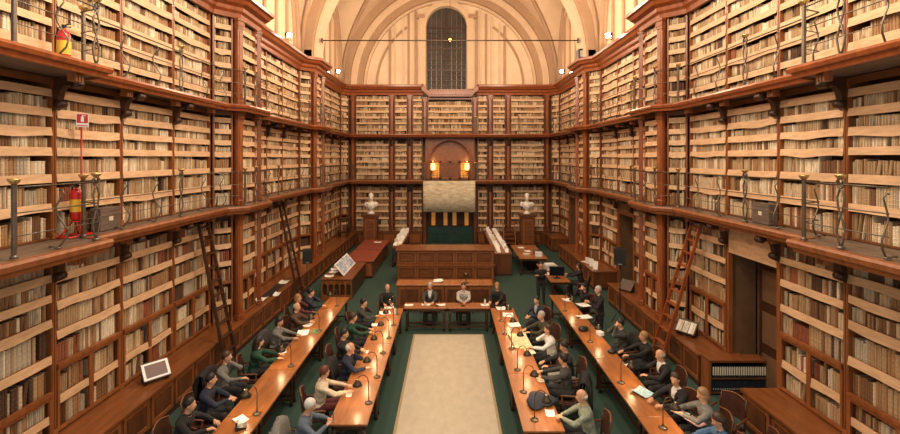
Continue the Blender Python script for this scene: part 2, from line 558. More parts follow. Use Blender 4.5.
def box_mesh(name, x0, x1, y0, y1, z0, z1, m, c=0.):
    key = (name, round(x0, 3), round(x1, 3), round(y0, 3), round(y1, 3), round(z0, 3), round(z1, 3), m.name, c)
    if key not in _mesh_cache:
        mb = MB(); mb.box(x0, x1, y0, y1, z0, z1, m, c=c)
        _mesh_cache[key] = mb.mesh(name)
    return _mesh_cache[key]


BOOKS = []      # (matrix of the bay, x, width, height, depth, z, setback, lean, binding, row label)
BLACKBINDS = None


def pick(rng, tier):
    w = [30, 17, 27, 11, 5, 3, 6, 2]
    if tier == 0:
        w = [13, 7, 24, 18, 13, 9, 18, 5]
    elif tier == 2:
        w = [27, 13, 31, 16, 6, 3, 4, 2]
    return rng.choices(range(len(BIND)), w)[0]


def fill_row(rng, W, x0, x1, z, pitch, dep, tier, lab):
    x = x0
    tall = pitch - .05
    while x < x1 - .02:
        n = rng.choice((1, 1, 2, 3, 4, 6, 9))
        b = pick(rng, tier)
        wd = rng.uniform(.026, .062) * (1.18 if tier == 0 else 1.)
        hh = tall * rng.uniform(.58, .90)
        sb = rng.uniform(0, .025)
        if rng.random() < .022:
            x += rng.uniform(.04, .14)
        for _ in range(n):
            w = wd * rng.uniform(.8, 1.2)
            if x + w > x1:
                return
            h = min(tall, hh * rng.uniform(.95, 1.04))
            lean = 0.
            if rng.random() < .018 and x + w + h * .2 < x1:
                lean = rng.uniform(.08, .17)
            bb = b if rng.random() < .72 else pick(rng, tier)
            BOOKS.append((W, x, w, h, dep, z, sb + rng.uniform(0, .01), lean, bb, lab))
            x += w + (h * math.sin(lean) if lean else rng.uniform(.001, .006))


ROWW = ['bottom', 'second', 'third', 'fourth', 'fifth', 'sixth', 'seventh', 'eighth']
TIERN = ['ground', 'middle', 'top']


def bookcase(p0, p1, tier, where, iseed, z0, z1, shelves, low=None, inset=(0., 0.), dep=.38, group=None, nm='bookcase'):
    """One bay. Local x runs along the wall, -y faces the room. shelves: heights of the shelf tops above the bottom one."""
    rng = random.Random(iseed * 31 + tier)
    a, b = Vector(p0), Vector(p1)
    d = (b - a).normalized()
    a = a + d * inset[0]
    b = b - d * inset[1]
    w = (b - a).length
    rz = math.atan2(d.y, d.x)
    t = thing(nm, where, 'bookcase', (a.x, a.y, z0), rz, group)
    W = Matrix.Translation((a.x, a.y, 0)) @ Matrix.Rotation(rz, 4, 'Z')
    H = z1 - z0
    pw = .05
    link('back_panel', box_mesh('back_panel', pw, w - pw, dep - .02, dep, 0, H, DEEP), t)
    for x0 in (0, w - pw):
        mb_key = ('upr', round(H, 3), round(dep, 3), tier)
        if mb_key not in _mesh_cache:
            u = MB()
            u.box(0, pw, 0, dep, 0, H, POST)
            u.box(.012, pw - .012, -.012, 0, .12, H - .2, POST)
            u.box(-.0, pw, -.03, 0, 0, .1, POST)
            u.box(-.0, pw, -.035, 0, H - .16, H - .04, RED)
            _mesh_cache[mb_key] = u.mesh('upright')
        link('upright', _mesh_cache[mb_key], t, (x0, 0, 0))
    link('top_rail', box_mesh('top_rail', pw, w - pw, 0, .03, H - .12, H, RED if tier == 2 else WOODX), t)
    zs = [0] + [s - z0 for s in shelves]
    for i, z in enumerate(zs):
        link('shelf', SHELF, t, (pw, .015, z + .03 if i == 0 else z), 0, (w - 2 * pw, dep - .035, 1))
        if i and not (low and abs(z - (low - z0)) < .01):
            link('dust_strip', STRIPS[rng.randrange(12)], t, (pw, .0, z), 0, (w - 2 * pw, 1, rng.uniform(.92, 1.08)))
        ztop = zs[i + 1] if i + 1 < len(zs) else H - .11
        lab = (ROWW[i], where)
        zz = z + (.03 if i == 0 else 0)
        sub = [(pw, w - pw)]
        if low and z < low - z0 - .01 and w > 1.0:
            sub = [(pw + .05, w / 2 - .05), (w / 2 + .05, w - pw - .05)]
        for xa, xb in sub:
            fill_row(rng, W, xa + .003, xb - .003, z0 + zz, ztop - zz - .02, dep - .12, tier, lab)
    if low:
        zl = low - z0
        if w > 1.0:
            for k, (xa, xb) in enumerate(((pw, w / 2), (w / 2, w - pw))):      # two wired doors below the waist rail
                f = MB()
                for q0, q1, r0, r1 in ((xa, xa + .05, .03, zl - .05), (xb - .05, xb, .03, zl - .05), (xa + .05, xb - .05, .03, .09), (xa + .05, xb - .05, zl - .11, zl - .05)):
                    f.box(q0, q1, -.025, .012, r0, r1, POST)
                f.build('door_frame', t)
        m_ = MB()
        m_.box(pw, w - pw, -.05, .028, zl - .05, zl + .02, POST); m_.box(pw, w - pw, -.03, 0, zl - .08, zl - .05, RED)
        m_.build('waist_rail', t)
    return t


GR_A = [1.18, 1.57, 2.20, 2.82, 3.25, 3.60]
GR_B = [1.44, 2.00, 2.58, 3.10, 3.56]
MID = [4.82, 5.32, 5.78, 6.12, 6.45, 6.78]
TOP = [7.57, 7.99, 8.39, 8.78, 9.15, 9.51]
DOORBAY = {2, 8, 14}
DOORN = 0
for side, path in (('left', PL), ('right', PR)):
    nseg = len(path) - 1
    for k in range(nseg):
        i = k if side == 'left' else nseg - 1 - k          # bay number counted from the camera end
        p0, p1 = path[k], path[k + 1]
        ia, ib = (i, i + 1) if side == 'left' else (i + 1, i)
        ins = tuple(.14 if j in CONVEX else (.04 if j in (4, 10) else .09 if (j - 1 in CONVEX or j + 1 in CONVEX) else .0) for j in (ia, ib))
        if i == 16:
            ins = (.06, .12) if side == 'left' else (.12, .06)
        pier = (i in CANT) or i in (5, 11)
        dep = .27 if pier else .38
        kindw = 'narrow slanted bookcase bay' if i in CANT else 'wooden bookcase bay'
        for tier in range(3):
            lab = f'{kindw} of old books, {side} wall, {TIERN[tier]} tier, {ORD[i]} from the camera end'
            grp = f'bookcases of the {TIERN[tier]} tier, {side} wall'
            if tier == 0:
                if side == 'right' and i in DOORBAY:
                    continue
                bookcase(p0, p1, 0, lab, i + (100 if side == 'right' else 0), LZ, G0 - .0, GR_A if i == 0 else GR_B, 1.57 if i == 0 else 2.0, ins, dep, grp)
            elif tier == 1:
                bookcase(p0, p1, 1, lab, i + (100 if side == 'right' else 0), G1 + .012, U0, MID, None, ins, dep, grp)
            else:
                bookcase(p0, p1, 2, lab, i + (100 if side == 'right' else 0), U1 + .012, TOPZ, TOP, None, ins, dep, grp)
for k in range(7):
    p0, p1 = (BX[k], YB), (BX[k + 1], YB)
    ins = (.17 if k else .36, .17 if k < 6 else .36)
    for tier in range(3):
        if k == 3 and tier < 2:
            continue
        lab = f'wooden bookcase bay of old books, end wall, {TIERN[tier]} tier, {ORD[k]} from its left corner'
        grp = f'bookcases of the {TIERN[tier]} tier, end wall'
        if tier == 0:
            bookcase(p0, p1, 0, lab, 300 + k, LZ, G0, [1.25, 1.75, 2.2, 2.62, 3.04, 3.5], None, ins, .38, grp)
        elif tier == 1:
            bookcase(p0, p1, 1, lab, 300 + k, G1 + .012, U0, [4.66, 5.07, 5.46, 5.84, 6.2, 6.55], None, ins, .38, grp)
        else:
            top = TOPZ if k != 3 else 9.6
            bookcase(p0, p1, 2, lab, 300 + k, U1 + .012, top, [7.56, 7.96, 8.35, 8.73, 9.1] + ([9.48] if k != 3 else []), None, ins, .38, grp)

# ---- the books themselves
def book_profile(w, d):
    return [(0, .022), (w * .28, .0), (w * .72, .0), (w, .022), (w, d), (0, d)]


def proto_book(m):
    """unit book: width, depth and height 1; rounded spine with raised bands, boards and a recessed text block"""
    mb = MB()
    zz = [0, .12, .135, .165, .18, .32, .335, .365, .38, .52, .535, .565, .58, .72, .735, .765, .78, .90, .915, .945, .96, 1.]
    prof = [(0, .07), (.1, .025), (.3, .004), (.5, 0), (.7, .004), (.9, .025), (1, .07)]
    rings = []
    for i, z in enumerate(zz):
        raised = (i % 4 in (2, 3)) and 0 < i < len(zz) - 2
        e = .018 if raised else 0
        rings.append([(x, y - e, z) for x, y in prof])
    mb.loft(rings, m, False, False, False, False)
    mb.box(0, .1, .07, 1, 0, 1, m); mb.box(.9, 1, .07, 1, 0, 1, m)
    mb.box(.1, .9, .05, .96, .012, .965, PAPER2)
    return mb.mesh('book')


PROTO = [proto_book(m) for m in BMAT]


def visible_area(bk):
    W, x, w, h, dep, z, sb, lean, b, lab = bk
    c = W @ Vector((x + w / 2, .03, z + h / 2))
    if c.y < 1:
        return 0
    u = CX + FPX * c.x / c.y
    v = CYH + FPX * (HC - c.z) / c.y
    if not (2 < u < 898 and 2 < v < 432):
        return 0
    nrm = (W.to_3x3() @ Vector((0, -1, 0)))
    view = (Vector((0, 0, HC)) - c).normalized()
    s = FPX / c.y
    a = w * h * s * s * max(0, nrm.dot(view)) * (Vector((0, 0, HC)) - c).length / c.y
    if lab[1].endswith('first from the camera end') and 'top' in lab[1]:
        a *= .75
    return a


order = sorted(range(len(BOOKS)), key=lambda k: -visible_area(BOOKS[k]))
SINGLE = set(order[:262])
st = MB()
for m in BMAT:
    st.mi(m)
for k, bk in enumerate(BOOKS):
    W, x, w, h, dep, z, sb, lean, b, lab = bk
    dep = dep * .92
    M = W @ Matrix.Translation((x, .035 + sb, z + .001))
    if lean:
        M = M @ Matrix.Translation((w * 0 + h * math.sin(lean), 0, 0)) @ Matrix.Rotation(-lean, 4, 'Y')
        M = W @ Matrix.Translation((x, .035 + sb, z + .001 + w * math.sin(lean))) @ Matrix.Rotation(lean, 4, 'Y')
    if k in SINGLE:
        cat = lab[1].split('bookcase bay of old books, ')[1]
        L = f'{BIND[b][0]} book, {lab[0]} row of {cat} bookcase'
        L = L.replace(' from the camera end bookcase', ' bookcase from the camera end').replace(' wall, ', ' ').replace(' tier, ', ' ')
        o = link('book', PROTO[b], None)
        o.matrix_world = M @ Matrix.Diagonal((w, dep, h, 1))
        tag(o, L, 'book', L)
    else:
        p = book_profile(w, dep)
        lo = [M @ Vector((q[0], q[1], 0)) for q in p]
        hi = [M @ Vector((q[0], q[1], h)) for q in p]
        base = len(st.v)
        st.v.extend([tuple(q) for q in lo + hi])
        for (i, j) in ((0, 1), (1, 2), (2, 3), (3, 4), (5, 0)):
            st.f.append([base + i, base + j, base + 6 + j, base + 6 + i]); st.m.append(b); st.sm.append(False)
        st.f.append([base + 6 + i for i in range(6)]); st.m.append(b); st.sm.append(False)
o = st.build('shelved_books')
tag(o, 'rows of old leather and vellum books filling all the farther shelves', 'books', None, 'stuff')

# ------------------------------------------------------------------ pilasters at the corners of the piers
def pilaster(x, y, rz, z0, z1, lab, w=.26, d=.12, m=RED):
    t = thing('pilaster', lab, 'pilaster', (x, y, z0), rz, 'wooden pilasters between the bookcases')
    H = z1 - z0
    mb = MB(); mb.box(-w / 2, w / 2, -d, .0, .22, H - .3, m, c=.012); mb.box(-w * .28, w * .28, -d - .012, -d, .34, H - .42, POST); mb.build('shaft', t)
    mb = MB(); mb.box(-w / 2 - .03, w / 2 + .03, -d - .03, .0, 0, .16, m, c=.01); mb.box(-w / 2 - .015, w / 2 + .015, -d - .015, .0, .16, .22, m); mb.build('base', t)
    mb = MB()
    for k, e in enumerate((.012, .03, .02, .05)):
        mb.box(-w / 2 - e, w / 2 + e, -d - e, .0, H - .3 + k * .075, H - .3 + (k + 1) * .075, m if k % 2 else POST)
    mb.build('capital', t)


for sgn, nm in ((-1, 'left'), (1, 'right')):
    for j, (i, lbl) in enumerate(((5, 'front corner of the first pier'), (6, 'far corner of the first pier'),
                                  (11, 'front corner of the second pier'), (12, 'far corner of the second pier'))):
        x, y = PL[i]
        a = {4: 22.5, 5: 22.5, 6: -22.5, 10: 22.5, 11: 22.5, 12: -22.5}[i]
        rz = math.radians(90 - a) if sgn < 0 else math.radians(-90 + a)
        for tier, (z0, z1) in enumerate(((LZ, G0), (G1 + .012, U0), (U1 + .012, 9.75))):
            pilaster(sgn * abs(x), y, rz, z0, z1, f'red-brown pilaster, {TIERN[tier]} tier, {lbl}, {nm} wall', .19 if i in (5, 11) else .13)
for k, x in enumerate(BX):
    for tier, (z0, z1) in enumerate(((LZ, G0), (G1 + .012, U0), (U1 + .012, 9.75 if k not in (3, 4) else 9.6))):
        if k in (3, 4) and tier < 2:
            continue
        xx = x + (.2 if k == 0 else -.2 if k == 7 else 0)
        pilaster(xx, YB, 0, z0, z1, f'dark red pilaster, {TIERN[tier]} tier, end wall, {ORD[k]} from its left corner', .2, .1, RED if tier else PANEL)

# ------------------------------------------------------------------ arched niche (middle tier) and teal door (ground) in the end wall
t = thing('arched_niche', 'wooden arched niche with glazed doors in the middle gallery end wall', 'niche', (0, YB, G1 + .02))
t.scale = (.97, 1, 1)
Hn = U0 - G1 - .02
mb = MB()
ra, zc = 1.42, 1.22
outer = [(-1.66, 0), (-1.66, Hn), (1.66, Hn), (1.66, 0)]
pts = [(-ra, 0)] + [(-ra * math.cos(PI * i / 24), zc + ra * .98 * math.sin(PI * i / 24)) for i in range(25)] + [(ra, 0)]
n = len(pts)
for i in range(n - 1):
    (xa, za), (xb, zb) = pts[i], pts[i + 1]
    if xa == xb:
        mb.box(min(xa, -1.66) if xa < 0 else xa, xa if xa < 0 else 1.66, -.05, .25, 0, zc, POST)
    else:
        oa = (-1.66 if xa < -1.2 and za < zc + .4 else xa, Hn)
        mb.prism([(xa, za), (xb, zb), (xb, Hn), (xa, Hn)], -.05, .25, POST, 'y')
mb.box(-1.66, -ra, -.05, .25, zc, Hn, POST); mb.box(ra, 1.66, -.05, .25, zc, Hn, POST)
mb.build('arch_surround', t)
mb = MB()
arch_band(mb, [(1.52, -.12), (1.52, -.05), (1.36, -.05), (1.36, -.12)], RED, cz=zc, n=28)
mb.box(-1.55, -1.4, -.14, -.05, 0, zc, RED); mb.box(1.4, 1.55, -.14, -.05, 0, zc, RED)
mb.build('arch_moulding', t)
mb = MB(); mb.box(-1.45, 1.45, .5, .55, 0, Hn, TABLE); mb.box(-1.42, 1.42, .36, .55, 1.2, 1.27, POST); mb.build('back_panel', t)
for k in range(4):
    x0 = -1.3 + k * .66
    mb = MB()
    mb.box(x0, x0 + .06, .38, .5, 0, 1.2, POST); mb.box(x0 + .56, x0 + .62, .38, .5, 0, 1.2, POST); mb.box(x0, x0 + .62, .38, .5, 0, .12, POST); mb.box(x0, x0 + .62, .38, .5, 1.08, 1.2, POST)
    dd = mb.build('door', t)
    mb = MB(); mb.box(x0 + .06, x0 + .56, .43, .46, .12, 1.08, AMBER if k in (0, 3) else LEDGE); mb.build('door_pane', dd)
for x in (-1.12, 1.12):
    tt = thing('lantern', f'glowing amber lantern on the {"left" if x < 0 else "right"} side of the arched niche', 'lantern', (x, YB + .1, G1 + .55))
    mb = MB(); mb.lathe([(.10, .1), (.13, .12), (.14, .5), (.10, .54)], LANT, 12); mb.build('glass', tt)
    mb = MB(); mb.lathe([(.12, .0), (.14, .04), (.12, .1)], BRASS, 12); mb.lathe([(.13, .54), (.08, .64), (.02, .7)], BRASS, 12); mb.tube([(0, 0, -.32), (0, 0, 0)], .02, BRASS); mb.build('lantern_frame', tt)

mb = MB()
mb.box(-1.75, -1.55, YB - .1, YB + .5, 0, G0 - .01, PANEL); mb.box(1.55, 1.75, YB - .1, YB + .5, 0, G0 - .01, PANEL); mb.box(-1.55, 1.55, YB - .1, YB + .5, 3.4, G0 - .01, PANEL)
dz = struct('door_1', mb, 'doorway with dark teal doors under the hanging print')
for sgn in (-1, 1):
    mb = MB()
    mb.box(min(sgn * 1.5, sgn * .02), max(sgn * 1.5, sgn * .02), YB + .3, YB + .36, 0, 1.08, GREEND)
    for a, b in ((.12, .5), (.6, 1.0)):
        mb.box(min(sgn * 1.3, sgn * .2), max(sgn * 1.3, sgn * .2), YB + .26, YB + .3, a, b, GREEND)
    lf = mb.build('door_leaf', dz)
    mb = MB(); mb.box(min(sgn * 1.5, sgn * .02), max(sgn * 1.5, sgn * .02), YB + .38, YB + .4, 1.08, 3.4, DARK)
    for q in range(3):
        x0 = sgn * (.3 + q * .4)
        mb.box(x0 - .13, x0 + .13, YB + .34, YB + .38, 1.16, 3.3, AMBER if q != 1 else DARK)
    mb.build('transom_light', dz)

# ---- door passages on the right wall
for q, i in enumerate((2, 8, 14)):
    (xa, ya), (xb, yb_) = PL[i], PL[i + 1]
    x = -xa
    mb = MB()
    mb.box(x, x + .1, ya - .07, ya + .07, 0, 4.0, POST); mb.box(x, x + .1, yb_ - .07, yb_ + .07, 0, 4.0, POST)
    mb.box(x, x + .5, ya + .07, yb_ - .07, 3.3, 4.0, STRIP if q == 0 else WOODX)
    mb.box(x + .02, x + .7, ya - .02, ya + .02, 0, 4, RECESS); mb.box(x + .02, x + .7, yb_ - .02, yb_ + .02, 0, 4, RECESS)
    mb.box(x + .75, x + .8, ya, yb_, 0, 4, RECESS)
    dz = struct(f'door_{q + 2}', mb, f'{ORD[q]} dark door passage in the right wall from the camera end')
    mb = MB(); mb.box(x + .66, x + .7, ya + .2, yb_ - .2, 0, 3.1, DARK)
    for k in range(3):
        mb.box(x + .63, x + .66, ya + .35, yb_ - .35, .2 + k, .95 + k, RECESS)
    mb.build('door_leaf', dz)

# ------------------------------------------------------------------ long bench ledges under the bookcases
def ledge(lab, side, ya, yb_, endface=False):
    sg = -1 if side == 'left' else 1
    t = thing('bench_ledge', lab, 'bench ledge', (sg * LX, ya, 0), 0, 'wooden bench ledges under the bookcases')
    # outline follows the wall line behind
    def back(y):
        for (x0, y0), (x1, y1) in zip(PL, PL[1:]):
            if y0 <= y <= y1:
                return abs(x0 + (x1 - x0) * (y - y0) / (y1 - y0))
        return 6.85
    ys = sorted({ya, yb_} | {y for x, y in PL if ya < y < yb_})
    poly = [(0, 0)] + [(0, yb_ - ya)] + [(sg * (back(y) + .3 - LX), y - ya) for y in reversed(ys)]
    inner = [(sg * .06, .03), (sg * .06, yb_ - ya - .03)] + [(sg * (back(y) + .28 - LX), min(max(y - ya, .03), yb_ - ya - .03)) for y in reversed(ys)]
    mb = MB(); mb.prism(poly, LZ - .055, LZ - .003, LEDGE, 'z'); mb.build('ledge_top', t)
    mb = MB(); mb.prism(inner, .1, LZ - .055, PANEL, 'z'); mb.prism(inner, 0, .1, DARK, 'z')
    mb.build('carcass', t)
    n = max(1, round((yb_ - ya) / .78))
    for k in range(n):
        y0, y1 = (yb_ - ya) * k / n + .04, (yb_ - ya) * (k + 1) / n - .04
        mb = MB()
        xo = sg * .06
        def bx(d, a, b, z0, z1, m):
            mb.box(min(xo, xo - sg * d), max(xo, xo - sg * d), a, b, z0, z1, m)
        bx(.022, y0, y0 + .07, .14, LZ - .09, POST); bx(.022, y1 - .07, y1, .14, LZ - .09, POST)
        bx(.022, y0 + .07, y1 - .07, .14, .22, POST); bx(.022, y0 + .07, y1 - .07, LZ - .17, LZ - .09, POST)
        bx(.012, y0 + .12, y1 - .12, .27, LZ - .22, PANEL)
        mb.build('panel', t)
    return t


ledge('long varnished bench ledge with panelled front along the whole left wall', 'left', 6.0, 28.9)
ledge('short bench ledge in front of the doorway nearest the camera, right wall', 'right', 6.0, 9.4)
L2 = ledge('bench ledge with an open shelf end of bound volumes, right wall', 'right', 11.0, 17.35)
L3 = ledge('bench ledge with white leaflets on it, right wall past the second doorway', 'right', 19.1, 25.1)
ledge('far bench ledge beside the right end corner', 'right', 26.95, 28.9)
t = thing('low_panelling', 'low dark panelling and plinth under the end wall bookcases left of the door', 'panelling', (-4.4, YB - .3, 0))
mb = MB(); mb.box(-2.1, 2.6, 0, .65, 0, LZ - .003, PANEL); mb.build('carcass', t)
for k in range(5):
    mb = MB(); mb.box(-1.55 + k * .82, -1.5 + k * .82 + .66, -.02, 0, .15, LZ - .15, POST); mb.build('panel', t)
t = thing('low_panelling', 'low dark panelling and plinth under the end wall bookcases right of the door', 'panelling', (4.4, YB - .3, 0))
mb = MB(); mb.box(-2.6, 2.1, 0, .65, 0, LZ - .003, PANEL); mb.build('carcass', t)
for k in range(5):
    mb = MB(); mb.box(-2.5 + k * .82, -2.5 + k * .82 + .66, -.02, 0, .15, LZ - .15, POST); mb.build('panel', t)

# ---- open shelf cabinet with bound volumes at the end of the second right ledge
t = thing('volume_cabinet', 'low wooden cabinet holding two rows of dark bound volumes beside the doorway', 'cabinet', (6.12, 10.62, 0))
mb = MB(); mb.box(0, 1.62, 0, .36, LZ - .03, LZ + .02, LEDGE); mb.build('cabinet_top', t)
for x in (0, 1.57):
    mb = MB(); mb.box(x, x + .05, 0, .36, 0, LZ - .03, POST); mb.build('side_panel', t)
for z in (.08, .41):
    mb = MB(); mb.box(.05, 1.57, .01, .36, z - .03, z, WOODX); mb.build('shelf', t)
mb = MB(); mb.box(.05, 1.57, .34, .36, 0, LZ - .03, DARK); mb.build('back_panel', t)
v1 = MB(); v1.box(0, .042, .03, .27, 0, .27, mat('navy_binding', (.02, .03, .05), .45, .3, (30, 30, 30)), c=.006)
v2 = MB(); v2.box(.003, .039, .026, .03, .06, .255, mat('spine_label_cream', (.85, .80, .62), .6, .15, (30, 30, 60)))
v3 = MB(); v3.box(.003, .039, .026, .03, .05, .08, mat('spine_label_grey', (.35, .36, .33), .6, .15, (30, 30, 60)))
m1, m2, m3 = v1.mesh('bound_volume'), v2.mesh('spine_label'), v3.mesh('spine_label')
for row, z in enumerate((.08, .41)):
    for k in range(26 if row == 0 else 24):
        o = link('bound_volume', m1, None, (6.12 + .09 + k * .0555, 10.615, z + .003))
        lb = 'dark navy bound volume with small grey label, lower shelf of the low cabinet' if row == 0 else 'navy bound volume with tall cream spine label, upper shelf of the low cabinet'
        tag(o, lb, 'book', lb)
        link('spine_label', m3 if row == 0 else m2, o)
# ------------------------------------------------------------------ people
SKIN = mat('skin', (.62, .34, .21), .5, .1, (20, 20, 20))
LIPS = mat('lips', (.42, .15, .12), .5, .1, (20, 20, 20))
EYEW = mat('eye_white', (.75, .72, .68), .3, .05, (20, 20, 20))
EYEB = mat('eye_dark', (.02, .014, .01), .2, .1, (20, 20, 20))
CLOTH = {}


def cloth(word, col, var=.3):
    if word not in CLOTH:
        CLOTH[word] = mat('cloth_' + word.replace(' ', '_').replace('-', '_'), col, .88, var, (26, 26, 26), bump=.2)
    return CLOTH[word]


K_ = cloth
BLK = K_('black', (.014, .013, .014)); NAVY = K_('navy', (.016, .022, .045)); CHAR = K_('charcoal', (.045, .045, .045)); GREY = K_('grey', (.17, .165, .155))
LGREY = K_('light grey', (.36, .35, .32)); GREENC = K_('dark green', (.008, .05, .03)); BROWNC = K_('brown', (.085, .045, .03)); DENIM = K_('denim', (.10, .135, .18))
CREAMC = K_('cream', (.62, .52, .38)); WHITEC = K_('white', (.74, .72, .68)); SAGE = K_('sage', (.25, .28, .22)); OLIVE = K_('olive', (.055, .05, .032)); BLUEC = K_('blue', (.06, .14, .26))
PALE = K_('pale checked', (.46, .42, .40), .45); TRO = K_('dark trousers', (.022, .022, .026)); SHOE = mat('shoe_leather', (.02, .014, .01), .35, .3, (20, 20, 20))
MAROON = K_('maroon', (.11, .025, .025))
HAIRC = {'black': mat('hair_black', (.012, .009, .008), .5, .4, (40, 40, 12)), 'brown': mat('hair_brown', (.05, .026, .013), .5, .4, (40, 40, 12)),
         'grey': mat('hair_grey', (.42, .40, .37), .6, .25, (40, 40, 12)), 'white': mat('hair_white', (.66, .63, .58), .6, .2, (40, 40, 12)),
         'auburn': mat('hair_auburn', (.13, .03, .018), .5, .4, (40, 40, 12)), 'blond': mat('hair_blond', (.33, .19, .08), .5, .35, (40, 40, 12))}


def sdf_eval(prims, P):
    """prims: ('c', a, b, ra, rb, sy, k) tapered capsule or ('e', centre, radii, rot, k) ellipsoid. Returns the smooth union and each field."""
    D, out = None, []
    for p in prims:
        if p[0] == 'c':
            _, a, b, ra, rb, sy, k = p
            q = P - np.array(a, np.float32)
            ba = np.array(b, np.float32) - np.array(a, np.float32)
            if sy != 1.:
                q = q.copy(); q[..., 1] /= sy
                ba = ba.copy(); ba[1] /= sy
            h = np.clip((q @ ba) / max(1e-9, float(ba @ ba)), 0, 1)
            d = np.sqrt(((q - h[..., None] * ba) ** 2).sum(-1)) - (ra + (rb - ra) * h)
        else:
            _, c, r, R, k = p
            q = (P - np.array(c, np.float32)) @ np.array(R, np.float32)
            r = np.array(r, np.float32)
            k0 = np.sqrt(((q / r) ** 2).sum(-1)); k1 = np.sqrt(((q / (r * r)) ** 2).sum(-1)) + 1e-6
            d = k0 * (k0 - 1) / k1
        out.append(d)
        if D is None:
            D = d
        elif k > 0:
            h = np.clip(.5 + .5 * (D - d) / k, 0, 1)
            D = D * (1 - h) + d * h - k * h * (1 - h)
        else:
            D = np.minimum(D, d)
    return D, out


def surface_net(prims, lo, hi, vx, cut=None):
    n = [int(math.ceil((hi[i] - lo[i]) / vx)) + 1 for i in range(3)]
    ax = [np.float32(lo[i]) + np.arange(n[i], dtype=np.float32) * np.float32(vx) for i in range(3)]
    P = np.stack(np.meshgrid(*ax, indexing='ij'), -1)
    D, _ = sdf_eval(prims, P)
    if cut is not None:
        D = cut(P, D)
    s = D < 0
    cells = np.zeros([k - 1 for k in n], np.int32)
    for i in (0, 1):
        for j in (0, 1):
            for k in (0, 1):
                cells += s[i:n[0] - 1 + i, j:n[1] - 1 + j, k:n[2] - 1 + k]
    act = (cells > 0) & (cells < 8)
    idx = -np.ones(act.shape, np.int64)
    ids = np.argwhere(act)
    idx[act] = np.arange(len(ids))
    acc = np.zeros((len(ids), 3), np.float32); cnt = np.zeros(len(ids), np.float32)
    corners = [(i, j, k) for i in (0, 1) for j in (0, 1) for k in (0, 1)]
    for a in corners:
        for b in corners:
            if sum(b) - sum(a) == 1 and all(y >= x for x, y in zip(a, b)):
                da = D[ids[:, 0] + a[0], ids[:, 1] + a[1], ids[:, 2] + a[2]]
                db = D[ids[:, 0] + b[0], ids[:, 1] + b[1], ids[:, 2] + b[2]]
                m = (da < 0) != (db < 0)
                t = np.where(m, da / np.where(m, da - db, 1), 0)
                pos = np.array(a, np.float32) + t[:, None] * (np.array(b, np.float32) - np.array(a, np.float32))
                acc[m] += pos[m]; cnt[m] += 1
    V = np.array(lo, np.float32) + (ids + acc / np.maximum(cnt, 1)[:, None]) * vx
    F = []
    for axis in range(3):
        sl0 = [slice(None)] * 3; sl1 = [slice(None)] * 3
        sl0[axis] = slice(0, n[axis] - 1); sl1[axis] = slice(1, n[axis])
        ch = s[tuple(sl0)] != s[tuple(sl1)]
        e = np.argwhere(ch)
        o1, o2 = [(1, 2), (2, 0), (0, 1)][axis]
        ok = (e[:, o1] > 0) & (e[:, o2] > 0) & (e[:, o1] < n[o1] - 1) & (e[:, o2] < n[o2] - 1)
        e = e[ok]
        fl = s[e[:, 0], e[:, 1], e[:, 2]]
        q = []
        for d1, d2 in ((1, 1), (0, 1), (0, 0), (1, 0)):
            c = e.copy(); c[:, o1] -= d1; c[:, o2] -= d2
            q.append(idx[c[:, 0], c[:, 1], c[:, 2]])
        q = np.stack(q, 1)
        q[~fl] = q[~fl][:, ::-1]
        F.append(q)
    return V, np.concatenate(F)


def ik(S_, T, l1, l2, pole):
    S_, T = np.array(S_, float), np.array(T, float)
    d = T - S_
    L = np.linalg.norm(d)
    if L > (l1 + l2) * .985:
        T = S_ + d / L * (l1 + l2) * .985
        d = T - S_
        L = np.linalg.norm(d)
    u = d / L
    a = (l1 * l1 - l2 * l2 + L * L) / (2 * L)
    h = math.sqrt(max(0, l1 * l1 - a * a))
    p = np.array(pole, float)
    p = p - u * p.dot(u)
    p /= np.linalg.norm(p)
    return S_ + u * a + p * h, T


def rotz(a):
    return np.array([[math.cos(a), -math.sin(a), 0], [math.sin(a), math.cos(a), 0], [0, 0, 1]])


def roty(a):
    return np.array([[math.cos(a), 0, math.sin(a)], [0, 1, 0], [-math.sin(a), 0, math.cos(a)]])


